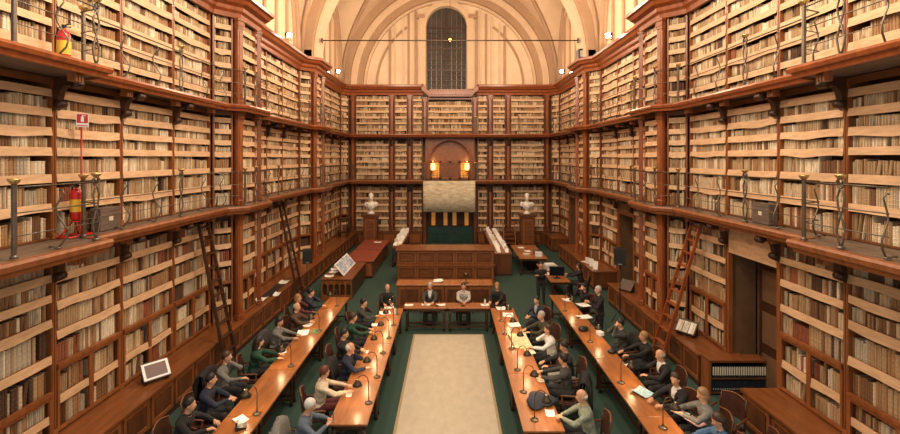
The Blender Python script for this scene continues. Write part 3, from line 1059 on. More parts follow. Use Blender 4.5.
def person(label, xy, face, pose, top, legs=TRO, hair='brown', style='short', stand=False, lean=.2, yaw=0., nod=.1, shirt=None, hands=None, vx=.0125, h=1., twist=0., group=None, head_at=True, collar=None):
    """xy: where the head is seen (floor plan); face: direction the body faces; the pelvis follows from the lean."""
    hipz = .90 * h if stand else .578
    tl = .47 * h
    ax = np.array([math.sin(lean), 0, math.cos(lean)])
    hip = np.array([0, 0, hipz])
    chest = hip + ax * tl * .80
    neck = hip + ax * (tl + .055)
    hup = np.array([math.sin(lean * .45), 0, math.cos(lean * .45)])
    head = neck + hup * .155 + np.array([.022, 0, 0])
    Rh = rotz(yaw) @ roty(nod)
    hp = lambda x, y, z: tuple(head + Rh @ np.array([x, y, z]))
    pr, own = [], []

    def cap(a, b, ra, rb, o, sy=1., k=.03):
        pr.append(('c', tuple(a), tuple(b), ra, rb, sy, k)); own.append(o)

    def ell(c, r, o, R=np.eye(3), k=.02):
        pr.append(('e', tuple(c), r, R, k)); own.append(o)
    Rt = rotz(twist)
    sw = .175 if hair in ('black', 'brown', 'grey', 'white') or style in ('short', 'bald', 'receding') else .158
    if style in ('long', 'bob'):
        sw = .158
    cap(hip + [-.01, 0, .0], hip + ax * tl * .4, .115, .105, 'top', 1.42, 0)
    cap(hip + ax * tl * .4, chest, .110, .124, 'top', 1.42, .05)
    cap(chest + Rt @ [0, -sw * .72, .055], chest + Rt @ [0, sw * .72, .055], .083, .083, 'top', 1., .06)
    cap(chest + ax * .09, neck + hup * .05, .062, .052, 'skin', 1., .03)
    if shirt is not None:
        ell(chest + np.array([.075, 0, .0]) + ax * .03, (.062, .055, .14), 'shirt', roty(lean - .15), .01)
    # collar
    for sg in (-1, 1):
        cap(neck + np.array([.045, sg * .012, -.015]), neck + np.array([-.03, sg * .055, .0]), .022, .026, 'collar' if collar else 'top', 1., .012)
    # head
    ell(hp(-.008, 0, .025), (.093, .075, .098), 'skin', Rh, .03)
    ell(hp(.022, 0, -.045), (.066, .056, .072), 'skin', Rh, .03)
    ell(hp(.092, 0, -.012), (.022, .014, .026), 'skin', Rh, .012)
    for sg in (-1, 1):
        ell(hp(-.005, sg * .076, -.005), (.022, .011, .032), 'skin', Rh, .006)
    # legs
    hx, l1, l2 = .092, .43 * h, .43 * h
    for sg in (-1, 1):
        hj = hip + [0, sg * hx, -.01]
        if stand:
            kn = hj + [.02, sg * .01, -l1]
            an = kn + [-.02, sg * .01, -(kn[2] - .085)]
        else:
            kn = hip + [l1, sg * (.115 + .02 * sg), -.015]
            an = np.array([l1 + (.02 if sg > 0 else -.06), sg * .12, .095])
        cap(hj, kn, .092, .062, 'legs', 1., .05)
        cap(kn, an, .060, .043, 'legs', 1., .02)
        cap(an + [-.03, 0, -.045], an + [.16, sg * .025, -.058], .042, .034, 'shoe', 1., .015)
    # arms
    wr = []
    tgt = {'table': [(.56, -.15, .862), (.56, .13, .862)], 'chin': [(.52, -.16, .862), tuple(head + Rh @ np.array([.075, .035, -.125]))],
           'chinr': [tuple(head + Rh @ np.array([.075, -.035, -.125])), (.52, .16, .862)],
           'clasp': [(.50, -.05, .86), (.50, .05, .86)], 'lap': [(.33, -.07, .69), (.33, .08, .69)], 'read': [(.5, -.1, .93), (.5, .1, .93)],
           'face': [tuple(head + Rh @ np.array([.12, -.05, -.05])), tuple(head + Rh @ np.array([.12, .05, -.04]))],
           'cross': [(.20, .13, hipz + .34), (.22, -.13, hipz + .30)], 'down': [(.05, -.25, hipz - .02), (.05, .25, hipz - .02)],
           'gesture': [(.34, -.12, hipz + .30), (.36, .10, hipz + .36)], 'temple': [(.52, -.12, .835), tuple(head + Rh @ np.array([.03, .115, .02]))]}[pose]
    for q, sg in enumerate((-1, 1)):
        sh = chest + Rt @ np.array([.0, sg * (sw + .005), .05])
        raised = tgt[q][2] > neck[2] - .04
        el, w_ = ik(sh, tgt[q], .285 * h, .255 * h, (.75, sg * .30, -.6) if raised else (-.25, sg * .85, -.42) if not stand else (-.6, sg * .75, -.6))
        cap(sh, el, .062, .049, 'top', 1., .03)
        fd = (w_ - el) / np.linalg.norm(w_ - el)
        cap(el, w_ - fd * .03, .049, .036, 'top', 1., .012)
        if not raised and not stand and fd[2] < 0:
            fd = fd * [1, 1, .12]
            fd = fd / np.linalg.norm(fd)
        cap(w_ - fd * .04, w_ + fd * .02, .024, .024, 'skin', 1., .006)
        pc = w_ + fd * .055
        ell(pc, (.050, .038, .017), 'skin', np.stack([fd, *[v / np.linalg.norm(v) for v in (np.cross([0, 0, 1], fd) + 1e-6, np.cross(fd, np.cross([0, 0, 1], fd)) + 1e-6)]], 1), .008)
        wr.append((w_, fd, sg))
    lo = np.min([np.minimum(np.array(p[1]) - (max(p[3], p[4]) * max(1, p[5]) if p[0] == 'c' else max(p[2])), np.array(p[2]) - max(p[3], p[4]) * p[5] if p[0] == 'c' else np.array(p[1]) - max(p[2])) for p in pr], 0) - .04
    hi = np.max([np.maximum(np.array(p[1]) + (max(p[3], p[4]) * max(1, p[5]) if p[0] == 'c' else max(p[2])), np.array(p[2]) + max(p[3], p[4]) * p[5] if p[0] == 'c' else np.array(p[1]) + max(p[2])) for p in pr], 0) + .04
    ph = abs(xy[0] * 7.3 + xy[1] * 3.1) % 6.28

    def folds(P, D):      # soft cloth folds below the neck, none on the hands
        x, y, z = P[..., 0], P[..., 1], P[..., 2]
        f = np.sin(34 * z + 19 * x + 3 * np.sin(15 * y + ph) + ph) * np.sin(23 * y + 12 * x - 17 * z + 2 * ph)
        wgt = np.clip((neck[2] - .02 - z) / .06, 0, 1) * np.clip((.52 - x) / .1, 0, 1)
        return D + .0075 * f * wgt
    V, F = surface_net(pr, lo, hi, vx, folds)
    _, fs = sdf_eval(pr, V[F].mean(1).astype(np.float32))
    near = np.argmin(np.stack(fs, 0), 0)
    mp = {'top': top, 'skin': SKIN, 'legs': legs, 'shoe': SHOE, 'shirt': shirt or top, 'collar': collar or top}
    mb = MB()
    ml = [top, SKIN, legs, SHOE, mp['shirt'], mp['collar']]
    for m in ml:
        mb.mi(m)
    oi = np.array([mb.mats.index(mp[o]) for o in own])
    mb.v = [tuple(map(float, v)) for v in V]
    mb.f = [list(map(int, f)) for f in F]
    mb.m = [int(k) for k in oi[near]]
    mb.sm = [True] * len(F)
    # fingers and thumb, rooted in the palm
    for w_, fd, sg in wr:
        sd = np.cross([0, 0, 1], fd); sd /= np.linalg.norm(sd) + 1e-9
        dn = np.cross(sd, fd)
        dn = dn if dn[2] < 0 else -dn
        for k, (off, ln) in enumerate(((-.027, .062), (-.009, .074), (.009, .069), (.026, .052))):
            b0 = w_ + fd * .075 + sd * off
            b1 = b0 + fd * ln * .45 + dn * .006 + sd * off * .12
            b2 = b1 + fd * ln * .38 + dn * .020
            b3 = b2 + fd * ln * .2 + dn * .026
            mb.tube([b0, b1, b2, b3], [.0095, .009, .008, .006], SKIN, 6)
        t0 = w_ + fd * .035 - sd * sg * .028
        mb.tube([t0, t0 + fd * .03 - sd * sg * .022, t0 + fd * .062 - sd * sg * .026 + dn * .012], [.012, .010, .007], SKIN, 6)
    # eyes, brows and mouth
    Mh = Matrix.Translation(head.tolist()) @ Matrix(Rh.tolist()).to_4x4()
    for sg in (-1, 1):
        mb.ball((.070, sg * .031, .014), (.012, .013, .008), EYEW, 8, Mh)
        mb.ball((.079, sg * .031, .014), (.005, .006, .006), EYEB, 6, Mh)
    mb.ball((.083, 0, -.058), (.008, .024, .006), LIPS, 8, Mh)
    me = mb.mesh('person')
    c, s = math.cos(face), math.sin(face)
    ox, oy = xy[0] - (c * head[0]), xy[1] - (s * head[0])
    if not head_at:
        ox, oy = xy
    o = link('person', me, None, (ox, oy, .0), face)
    tag(o, label, 'person', group)
    # hair
    if style != 'none':
        hm = HAIRC[hair]
        hpz = []
        if style == 'bald':
            hpz = [('e', hp(-.03, 0, -.005), (.083, .083, .055), Rh, 0)]
        elif style == 'receding':
            hpz = [('e', hp(-.03, 0, .018), (.088, .083, .088), Rh, 0)]
        else:
            hpz = [('e', hp(-.020, 0, .038), (.101, .087, .101), Rh, 0)]
            if style == 'bob':
                hpz += [('e', hp(-.04, 0, -.04), (.075, .092, .10), Rh, .03)]
            if style == 'long':
                hpz += [('c', hp(-.06, 0, 0), hp(-.085, 0, -.24), .07, .055, 1.25, .04)]
            if style == 'hood':
                hpz += [('e', hp(-.02, 0, .02), (.115, .105, .13), Rh, .03)]
        Ri = Rh.T

        def cut(P, D):
            L = (P - head.astype(np.float32)) @ Rh.astype(np.float32)
            plane = L[..., 0] - (.055 if style not in ('bald', 'receding') else .02) - np.clip((L[..., 2] - .055) * 1.2, -.065, .06)
            inner = sdf_eval([pr[own.index('skin') + 0]] and [('e', hp(-.008, 0, .025), (.089, .071, .094), Rh, 0)], P)[0]
            r = np.maximum(np.maximum(D, plane), -inner)
            return np.maximum(r, L[..., 2] - .05) if style == 'bald' else r
        l2 = np.array(head) - .17; h2 = np.array(head) + .17
        if style == 'long':
            l2[2] -= .18; l2[0] -= .06
        HV, HF = surface_net(hpz, l2, h2, .009, cut)
        hb = MB()
        hb.mi(hm)
        hb.v = [tuple(map(float, v)) for v in HV]; hb.f = [list(map(int, f)) for f in HF]; hb.m = [0] * len(HF); hb.sm = [True] * len(HF)
        hb.build('hair', o)
    return o, (ox, oy)


# ------------------------------------------------------------------ chairs and coats
def build_chair_meshes():
    out = {}
    mb = MB()
    mb.box(-.22, .23, -.23, .23, .36, .41, DARK, c=.01); out['seat_frame'] = mb.mesh('seat_frame')
    mb = MB()
    mb.box(-.205, .215, -.215, .215, .41, .440, LEATHER, c=.012); out['seat'] = mb.mesh('seat')
    mb = MB()
    rings = []
    for i in range(9):
        a = -.5 + i / 8
        y = a * .44
        x = -.275 + .05 * (2 * a) ** 2 - .0
        rings.append([(x, y, .52), (x - .03, y, .52), (x - .075, y, .93 - .05 * (2 * a) ** 2), (x - .045, y, .93 - .05 * (2 * a) ** 2)])
    mb.loft(rings, LEATHER, True, True, False)
    out['backrest'] = mb.mesh('backrest')
    mb = MB()
    mb.tube([(-.29 + .05 * (2 * a) ** 2 - .045, a * .46, .955 - .05 * (2 * a) ** 2) for a in [(-.5 + i / 8) for i in range(9)]], .02, PANEL, 8)
    out['top_rail'] = mb.mesh('top_rail')
    mb = MB()
    mb.tube([(-.25, 0, .70), (-.08, 0, .685), (.1, 0, .675), (.17, 0, .655)], .02, PANEL, 8)
    mb.tube([(.14, 0, .66), (.12, 0, .5), (.15, 0, .39)], .016, PANEL, 8)
    out['armrest'] = mb.mesh('armrest')
    mb = MB()
    mb.tube([(0, 0, .40), (0, 0, .2), (.0, 0, 0)], [.024, .02, .016], DARK, 8); out['leg'] = mb.mesh('leg')
    mb = MB()
    mb.tube([(-.2, 0, 0), (-.23, 0, .4), (-.25, 0, .7), (-.30, 0, .93)], [.018, .022, .02, .016], DARK, 8); out['rear_leg'] = mb.mesh('leg')
    return out


CH = build_chair_meshes()


def chair(label, x, y, rz, group='wooden armchairs at the reading tables'):
    t = thing('armchair', label, 'chair', (x, y, 0), rz, group)
    for k in ('seat_frame', 'seat', 'backrest', 'top_rail'):
        link(k, CH[k], t)
    for sg in (-1, 1):
        link('armrest', CH['armrest'], t, (0, sg * .315, -.05))
        link('leg', CH['leg'], t, (.2, sg * .2, 0))
        link('leg', CH['rear_leg'], t, (0, sg * .235, 0))
    return t


def coat(label, x, y, rz, m, nm='coat'):
    """a coat hung over the back of an armchair"""
    rng = random.Random(int(x * 100 + y * 10))
    mb = MB()
    prof = [(-.205, .50), (-.215, .7), (-.26, .93), (-.285, .99), (-.345, 1.005), (-.40, .96), (-.43, .7), (-.46, .42), (-.47, .25)]
    n = 20
    ri = []
    for i in range(n + 1):
        a = -.5 + i / n
        wv = .018 * math.sin(i * 1.7 + x)
        r = [(px + .045 * (2 * a) ** 2 * (1 if k < 4 else .6) + (wv * (-1 if k > 4 else .0)) * (abs(k - 4) / 4), a * (.57 + .02 * k * (k > 4)), pz - .055 * (2 * a) ** 2 - .01 * math.sin(i)) for k, (px, pz) in enumerate(prof)]
        back = [(p[0] + (.012 if k > 4 else -.012 if k < 3 else 0), p[1], p[2] - (.012 if 2 < k < 6 else 0)) for k, p in enumerate(r)]
        ri.append(r + back[::-1])
    mb.loft(ri, m, True, True, True)
    o = mb.build(nm, None, (x, y, 0), rz)
    tag(o, label, 'coat')
    for sg in (-1, 1):
        mb = MB()
        mb.tube([(-.37, sg * .22, .93), (-.42, sg * .26, .75), (-.44, sg * .25, .5), (-.45, sg * .24, .40)], [.05, .055, .05, .042], m, 10)
        mb.build('sleeve', o)
    return o


SEATS = [
    # label, head pixel, body facing, pose, options
    ('person in a black jacket nearest the camera at the outer left table, leaning forward', (198, 400), .05, 'table', dict(top=BLK, hair='black', lean=.3, yaw=.1)),
    ('dark-haired person in a navy jacket, second from the near end of the outer left table', (208, 384), .1, 'clasp', dict(top=NAVY, hair='black', lean=.22, yaw=.2)),
    ('person in a grey hooded jacket resting a hand on the chin, outer left table', (227, 358.5), -.05, 'chin', dict(top=GREY, hair='brown', lean=.15, yaw=.25, shirt=CHAR)),
    ('person with long dark hair in a dark green top, outer left table', (259.5, 343), .25, 'table', dict(top=GREENC, hair='black', style='long', lean=.2, yaw=.5)),
    ('person with dark hair in a grey dress writing beside papers, outer left table', (279.5, 323), .0, 'table', dict(top=GREY, hair='black', style='bob', lean=.18, nod=.3)),
    ('person with grey hair in a brown jacket, outer left table', (297, 308.5), -.1, 'clasp', dict(top=BROWNC, hair='grey', style='receding', lean=.12)),
    ('person with light brown hair in a maroon top behind the brown jacket, outer left table', (297, 302), .1, 'chin', dict(top=MAROON, hair='blond', style='bob', lean=.05)),
    ('person in a dark navy jacket at the far end of the outer left table', (311, 293.5), .0, 'chin', dict(top=NAVY, hair='black', lean=.15, yaw=.3)),
    ('grey-haired person in a denim jacket looking at a phone, inner left table', (310, 409), .1, 'read', dict(top=DENIM, hair='white', lean=.3, nod=.45)),
    ('person with auburn hair in a cream jersey, inner left table', (325, 373.5), .25, 'table', dict(top=CREAMC, hair='auburn', style='short', lean=.18, yaw=.6, legs=MAROON)),
    ('white-haired person in a navy sweater resting the chin on a hand, inner left table', (350.5, 349.5), .0, 'chin', dict(top=NAVY, hair='white', style='receding', lean=.2, yaw=.2)),
    ('dark-haired person in a black shirt, fourth along the inner left table', (343, 338), .0, 'clasp', dict(top=BLK, hair='black', lean=.12)),
    ('person with dark hair in a dark green sweater, inner left table', (353.5, 318.5), .15, 'table', dict(top=GREENC, hair='brown', lean=.2, yaw=.3)),
    ('person in a charcoal jacket at the far end of the inner left table', (364, 304.5), .1, 'chin', dict(top=SAGE if False else CHAR, hair='black', lean=.25)),
    ('bald person in a dark suit sitting at the left corner of the head table', (387.5, 289), -1.35, 'table', dict(top=BLK, hair='grey', style='bald', lean=.15, nod=.3)),
    ('grey-haired person in a dark suit and white shirt, middle of the head table', (430, 287.5), -PI / 2, 'table', dict(top=CHAR, hair='grey', lean=.1, shirt=WHITEC, collar=WHITEC, nod=.2)),
    ('person in a pale checked shirt at the head table', (463.5, 287.5), -PI / 2, 'clasp', dict(top=PALE, hair='brown', lean=.08)),
    ('person with short fair hair in a black sweater, right end of the head table', (497, 287.5), -PI / 2 - .3, 'table', dict(top=BLK, hair='blond', lean=.1, shirt=None, nod=.3)),
    ('person in a navy suit, far end of the inner right table', (536.5, 301.5), PI + .75, 'clasp', dict(top=NAVY, hair='black', lean=.15, shirt=LGREY)),
    ('grey-haired person in an olive jacket reaching over the inner right table', (541, 318), PI + .25, 'table', dict(top=OLIVE, hair='grey', style='short', lean=.25, legs=TRO)),
    ('person with dark hair in a white shirt, inner right table', (548, 331), PI, 'chinr', dict(top=WHITEC, hair='brown', style='bob', lean=.15)),
    ('dark-haired person in black with pale trousers, inner right table', (564, 348), PI + .1, 'table', dict(top=BLK, hair='black', lean=.2, nod=.3, legs=LGREY)),
    ('dark-haired person in a charcoal sweater seen from behind, inner right table', (563, 361), PI - .3, 'table', dict(top=CHAR, hair='black', lean=.15, yaw=-.3)),
    ('bald elderly person in a sage green blazer, near end of the inner right table', (581.5, 398), PI - .1, 'clasp', dict(top=SAGE, hair='white', style='bald', lean=.22, nod=.2)),
    ('person in a charcoal jacket, hands at the face, outer right table', (620, 325), PI, 'face', dict(top=CHAR, hair='black', lean=.15, shirt=None)),
    ('person with fair hair in a black top, outer right table', (643.5, 338), PI + .1, 'table', dict(top=BLK, hair='blond', lean=.15, yaw=-.4)),
    ('bald person in a dark suit with a hand on the forehead, outer right table', (660, 358), PI, 'chinr', dict(top=BLK, hair='grey', style='bald', lean=.25, nod=.3, shirt=WHITEC, collar=WHITEC)),
    ('dark-haired person in a black suit and white shirt turned to the camera, outer right table', (669, 381), PI + .3, 'table', dict(top=BLK, hair='brown', lean=.2, yaw=.5, shirt=WHITEC, collar=WHITEC)),
    ('person with long brown hair in a blue top, near end of the outer right table', (712.5, 419), PI, 'table', dict(top=BLUEC, hair='brown', style='long', lean=.25, nod=.4)),
    ('person with blond hair reading beside the blue top, outer right table', (707.5, 404), PI - .1, 'read', dict(top=GREY, hair='blond', style='bob', lean=.15, nod=.3)),
    ('person in black holding a camera before the face, far end of the outer right table', (583.5, 288.5), PI + .5, 'face', dict(top=BLK, hair='black', lean=.1, nod=.1)),
    ('person in dark clothes seated at the computer table by the right wall', (578.5, 267), PI - .4, 'table', dict(top=BLK, hair='black', style='bob', lean=.15)),
]
SEATPOS = []
for k, (lab, (u, v), face, pose, kw) in enumerate(SEATS):
    x, y = at(u, v, 1.215 if kw.get('lean', .2) < .25 else 1.18)
    if k == 0:
        y -= .25
    if k == 1:
        y += .12
    if k == 6:
        x, y = x - .05, y + .25
    if k == 11:
        y += .16
    if k == 27:
        x += .12
    if k == 28:
        y -= .15
    if k == 29:
        x, y = x + .05, y + .25
    o, hxy = person(lab, (x, y), face, pose, vx=.0125 if y < 11 else .015, **kw)
    SEATPOS.append((hxy, face, lab))
for k, ((x, y), face, lab) in enumerate(SEATPOS):
    chair('armchair under the ' + ' '.join(lab.replace(',', '').split()[:13]), x - math.cos(face) * .02, y - math.sin(face) * .02, face)
person('person standing with folded arms in dark clothes on the green carpet beside the big desk', at(541, 266, 1.49), -PI / 2, 'cross', top=BLK, hair='black', style='short', stand=True, lean=.0, nod=.05, h=.96)
person('grey-haired person in black standing and speaking behind the outer right table', (4.47, 13.6), PI + .1, 'gesture', top=BLK, hair='grey', stand=True, lean=.05, nod=.1, h=1.03, legs=BLK)
# things in hands
(x, y), face, _ = SEATPOS[8]
t = thing('mobile_phone', 'dark mobile phone held by the grey-haired person in the denim jacket', 'phone', (x + .60 * math.cos(face), y + .60 * math.sin(face), .955), face)
mb = MB(); mb.box(-.004, .004, -.036, .036, 0, .14, BLACK, c=.003); mb.build('body', t)
mb = MB(); mb.box(-.0055, -.004, -.031, .031, .012, .128, SCREEN); mb.build('screen', t)
(x, y), face, _ = SEATPOS[30]
t = thing('camera', 'small black camera held up at the far end of the outer right table', 'camera', (x + .335 * math.cos(face), y + .335 * math.sin(face), 1.15), face)
mb = MB(); mb.box(-.03, .03, -.065, .065, 0, .09, BLACK, c=.01); mb.build('body', t)
mb = MB(); mb.lathe([(.034, 0), (.036, .06), (.03, .07)], BLACK, 14, Matrix.Translation((.03, 0, .045)) @ Matrix.Rotation(PI / 2, 4, 'Y')); mb.build('lens', t)
for k, m, w_ in ((8, GREY, 'grey coat hung over the chair of the denim jacket, inner left table'), (10, BLK, 'black coat hung over the chair of the navy sweater, inner left table'),
                 (2, BLK, 'black coat hung over the chair of the grey hooded jacket'), (4, CHAR, 'dark coat on the chair of the grey dress, outer left table'),
                 (24, BLK, 'black coat on the chair of the charcoal jacket, outer right table'), (22, BLK, 'black coat on the chair of the charcoal sweater, inner right table')):
    (x, y), face, _ = SEATPOS[k]
    coat(w_, x - math.cos(face) * .02, y - math.sin(face) * .02, face, m)
chair('empty leather armchair pushed back behind the outer right table, beside the low volume cabinet', 5.35, 8.75, PI + .5, None)
chair('empty leather armchair turned away near the right doorway ledge', 5.25, 7.75, PI - .3, None)
# ------------------------------------------------------------------ runner, tables, lamps
t = thing('carpet_runner', 'long cream carpet runner down the middle aisle on the green floor', 'runner', (-.05, 6.5, 0))
mb = MB(); mb.box(-1.05, 1.05, 0, 7.75, .002, .014, RUNNER); mb.build('pile', t)
mb = MB(); mb.box(-1.11, -1.05, 0, 7.75, .002, .016, RUNEDGE); mb.box(1.05, 1.11, 0, 7.75, .002, .016, RUNEDGE); mb.box(-1.11, 1.11, 7.75, 7.81, .002, .016, RUNEDGE); mb.build('border', t)


def table(lab, x0, x1, y0, y1, grp, h=.78, m=TABLE, panels=True):
    t = thing('reading_table', lab, 'table', (x0, y0, 0), 0, grp)
    W, L = x1 - x0, y1 - y0
    mb = MB(); mb.box(0, W, 0, L, h - .04, h, m, c=.008); mb.build('tabletop', t)
    a = .06
    for q in ((a, W - a, a, a + .025), (a, W - a, L - a - .025, L - a), (a, a + .025, a, L - a), (W - a - .025, W - a, a, L - a)):
        mb = MB(); mb.box(*q, h - .13, h - .04, DARK); mb.build('apron', t)
    prof = [(.042, h - .13), (.042, h - .24), (.03, h - .26), (.042, h - .30), (.03, h - .36), (.038, h - .5), (.03, .13), (.042, .10), (.042, 0)]
    for x in (a + .03, W - a - .03):
        for y in (a + .03, L - a - .03):
            mb = MB(); mb.lathe(prof, DARK, 10, Matrix.Translation((x, y, 0))); mb.build('leg', t)
    mb = MB(); mb.box(W / 2 - .02, W / 2 + .02, a + .05, L - a - .05, .12, .16, DARK)
    mb.box(a + .03, W - a - .03, a + .01, a + .05, .12, .16, DARK); mb.box(a + .03, W - a - .03, L - a - .05, L - a - .01, .12, .16, DARK)
    mb.build('stretcher', t)
    return t


def row(nm, x0, x1, ys):
    for k, (a, b) in enumerate(zip(ys, ys[1:])):
        table(f'varnished reading table, {nm} row, {ORD[k]} from the near end', x0, x1, a + .004, b - .004, f'reading tables of the {nm} row')


row('outer left', -4.18, -3.50, [6.3, 8.4, 10.27, 12.54, 15.66])
row('inner left', -2.22, -1.50, [8.15, 9.75, 11.72, 12.95, 14.5])
row('inner right', 1.30, 2.04, [7.95, 10.1, 12.3, 14.5])
row('outer right', 3.50, 4.12, [6.3, 8.4, 10.85, 13.4, 15.9])
for k in range(2):
    table(f'varnished table of the head table row facing the runner, {("left", "right")[k]} half', -1.49 + k * 1.395, -1.49 + (k + 1) * 1.395 - .006, 14.52, 15.05, 'tables of the head table row')


def lamp_meshes():
    out = {}
    mb = MB(); mb.lathe([(.0, 0), (.075, 0), (.078, .012), (.06, .022), (.02, .03), (.014, .06)], IRON, 16, cap=False); out['base'] = mb.mesh('base')
    mb = MB(); mb.tube([(0, 0, .02), (0, 0, .38), (-.015, 0, .47), (-.06, 0, .535), (-.13, 0, .55), (-.19, 0, .51), (-.215, 0, .45)], .0095, IRON, 8); out['stem'] = mb.mesh('stem')
    mb = MB(); mb.lathe([(.028, .11), (.034, .10), (.05, .075), (.075, .045), (.098, .0), (.094, .0), (.07, .045), (.04, .08)], IRON, 18, cap=False); out['lamp_shade'] = mb.mesh('lamp_shade')
    mb = MB(); mb.ball((0, 0, .035), (.026, .026, .034), BULB, 10); out['bulb'] = mb.mesh('bulb')
    return out


LM = lamp_meshes()
LAMPS = [(368.6, 403, -1, 'inner left', 'nearest the camera'), (377, 377, -1, 'inner left', 'second from the near end'), (383, 353, -1, 'inner left', 'third from the near end'),
         (389, 338, -1, 'inner left', 'fourth from the near end'), (393.5, 325, -1, 'inner left', 'fifth from the near end'), (397, 314, -1, 'inner left', 'at the far end'),
         (257, 414, -1, 'outer left', 'nearest the camera'), (291, 366, -1, 'outer left', 'second from the near end'), (319, 331, -1, 'outer left', 'third from the near end'), (337, 306, -1, 'outer left', 'at the far end'),
         (534.5, 420, 1, 'inner right', 'nearest the camera'), (523.5, 392, 1, 'inner right', 'second from the near end'), (517.5, 370, 1, 'inner right', 'third from the near end'), (511.5, 349, 1, 'inner right', 'fourth from the near end'),
         (505, 334, 1, 'inner right', 'fifth from the near end'), (501, 321, 1, 'inner right', 'at the far end'),
         (663, 428, 1, 'outer right', 'nearest the camera'), (621, 383, 1, 'outer right', 'second from the near end'), (590, 342, 1, 'outer right', 'third from the near end'), (565, 311, 1, 'outer right', 'at the far end')]
LAMPXY = []
for u, v, sg, rw, pl in LAMPS:
    x, y = at(u, v, .78)
    lim = {'inner left': (-2.1, -1.6), 'outer left': (-4.05, -3.6), 'inner right': (1.4, 1.95), 'outer right': (3.6, 4.02)}[rw]
    x = min(max(x, lim[0]), lim[1])
    t = thing('reading_lamp', f'brass gooseneck lamp with dark shade, {rw} table row, {pl}', 'lamp', (x, y, .781), 0 if sg < 0 else PI, f'reading lamps of the {rw} row')
    link('base', LM['base'], t); link('stem', LM['stem'], t)
    sh = link('lamp_shade', LM['lamp_shade'], t, (-.222, 0, .345))
    link('bulb', LM['bulb'], sh)
    LAMPXY.append((x + sg * .222, y))


# ---- papers and small things on the tables
def sheet(lab, u, v, w_, l_, rz, m=PAPER, z=.781, nm='paper_sheet', cat='paper', curl=.012, xy=None):
    x, y = xy if xy else at(u, v, z)
    mb = MB()
    n = 6
    rings = []
    for i in range(n + 1):
        a = i / n - .5
        zz = .001 + curl * abs(a * 2) ** 3
        rings.append([(a * w_, -l_ / 2, zz), (a * w_, l_ / 2, zz + curl * .3), (a * w_, l_ / 2, zz + curl * .3 + .004), (a * w_, -l_ / 2, zz + .004)])
    mb.loft(rings, m, True, True, False)
    o = mb.build(nm, None, (x, y, z), rz)
    return tag(o, lab, cat)


sheet('white papers lying before the grey dress on the outer left table', 303, 333, .30, .40, .2)
sheet('white sheet on the outer left table beside the green folder', 309, 325, .22, .30, -.3)
sheet('green-grey folder on the outer left table beside white papers', 316.5, 331.5, .24, .33, .1, mat('green_card', (.10, .16, .08), .7, .2))
sheet('small white slip on the outer left table before the dark green top', 284, 352, .12, .17, .4)
sheet('white booklet at the near end of the outer left table', 240.5, 420, .2, .26, .9)
sheet('white sheet on the inner left table before the cream jersey', 349, 395, .12, .16, .1)
sheet('small white card on the inner left table near the second lamp', 366, 352, .12, .16, .0)
sheet('open white papers on the far half of the inner left table', 385, 313, .34, .26, .2)
sheet('stack of white pages on the inner left table by the fifth lamp', 376, 325, .24, .2, .1)
sheet('white page at the far corner of the inner left table', 389, 307.5, .3, .22, .1)
for k, (u, v, w_) in enumerate(((409, 305.2, 'at the left end'), (426, 304.8, 'before the grey-haired speaker'), (441, 305, 'right of the grey-haired speaker'), (485, 305, 'before the black sweater'))):
    sheet(f'white paper on the head table {w_}', u, v, .28, .18, .05 * k)
sheet('large open map sheet spread over the inner right table under the lamps', 520, 341, .46, .95, .05, mat('map_print', (.50, .47, .30), .8, .45, (9, 9, 9), col2=(.33, .36, .22)), nm='map_sheet', cat='map', curl=.03)
sheet('white papers at the far end of the inner right table', 501, 308.5, .3, .3, .1)
sheet('white newspaper on the inner right table by the far lamp', 508, 315, .32, .36, -.1)
sheet('open white notebook on the inner right table before the olive jacket', 514, 325, .34, .3, .15)
sheet('small brown folder on the inner right table', 530, 352, .22, .26, .2, PAPER2)
sheet('white page lying before the sage blazer on the inner right table', 550, 413.5, .17, .22, -.1)
sheet('orange-tinted card on the inner right table', 540, 380, .15, .2, .1, PAPER2)
sheet('open white papers on the outer right table before the standing speaker', 583.5, 305, .40, .36, .3)
sheet('white papers on the outer right table beside the standing speaker', 584, 317, .42, .3, .2)
sheet('white sheets at the far end of the outer right table', 567, 300, .28, .3, .1)
sheet('white page in front of the blond reader on the outer right table', 680, 413, .2, .28, .6)
sheet('open magazine with a pink cover before the blue top', 695, 422, .22, .3, .4, mat('pink_print', (.6, .2, .22), .6, .6, (20, 20, 20), col2=(.82, .78, .74)), nm='magazine', cat='magazine')
sheet('small white note by the bald suited person on the outer right table', 628, 366, .12, .16, .3)
sheet('teal and white patterned cloth folded on the outer right table', 641.5, 393.5, .3, .34, .5, TEAL, nm='patterned_cloth', cat='cloth', curl=.045)


def lump(nm, lab, cat, xy, z, r, m, seed=1, rz=0.):
    rng = random.Random(seed)
    ps = []
    for k in range(7):
        a = rng.uniform(0, 2 * PI); q = rng.uniform(0, .55)
        rr = rng.uniform(.4, .62)
        ps.append(('e', (r[0] * q * math.cos(a), r[1] * q * math.sin(a), r[2] * .45), (r[0] * rr, r[1] * rr, r[2] * rng.uniform(.4, .55)), rotz(rng.uniform(0, 3)), .03))
    V, F = surface_net(ps, (-r[0] * 1.4, -r[1] * 1.4, -r[2] * .3), (r[0] * 1.4, r[1] * 1.4, r[2] * 1.5), .016, lambda P, D: np.maximum(D, .002 - P[..., 2]))
    mb = MB(); mb.mi(m)
    mb.v = [tuple(map(float, q)) for q in V]; mb.f = [list(map(int, f)) for f in F]; mb.m = [0] * len(F); mb.sm = [True] * len(F)
    o = mb.build(nm, None, (xy[0], xy[1], z), rz)
    return tag(o, lab, cat)


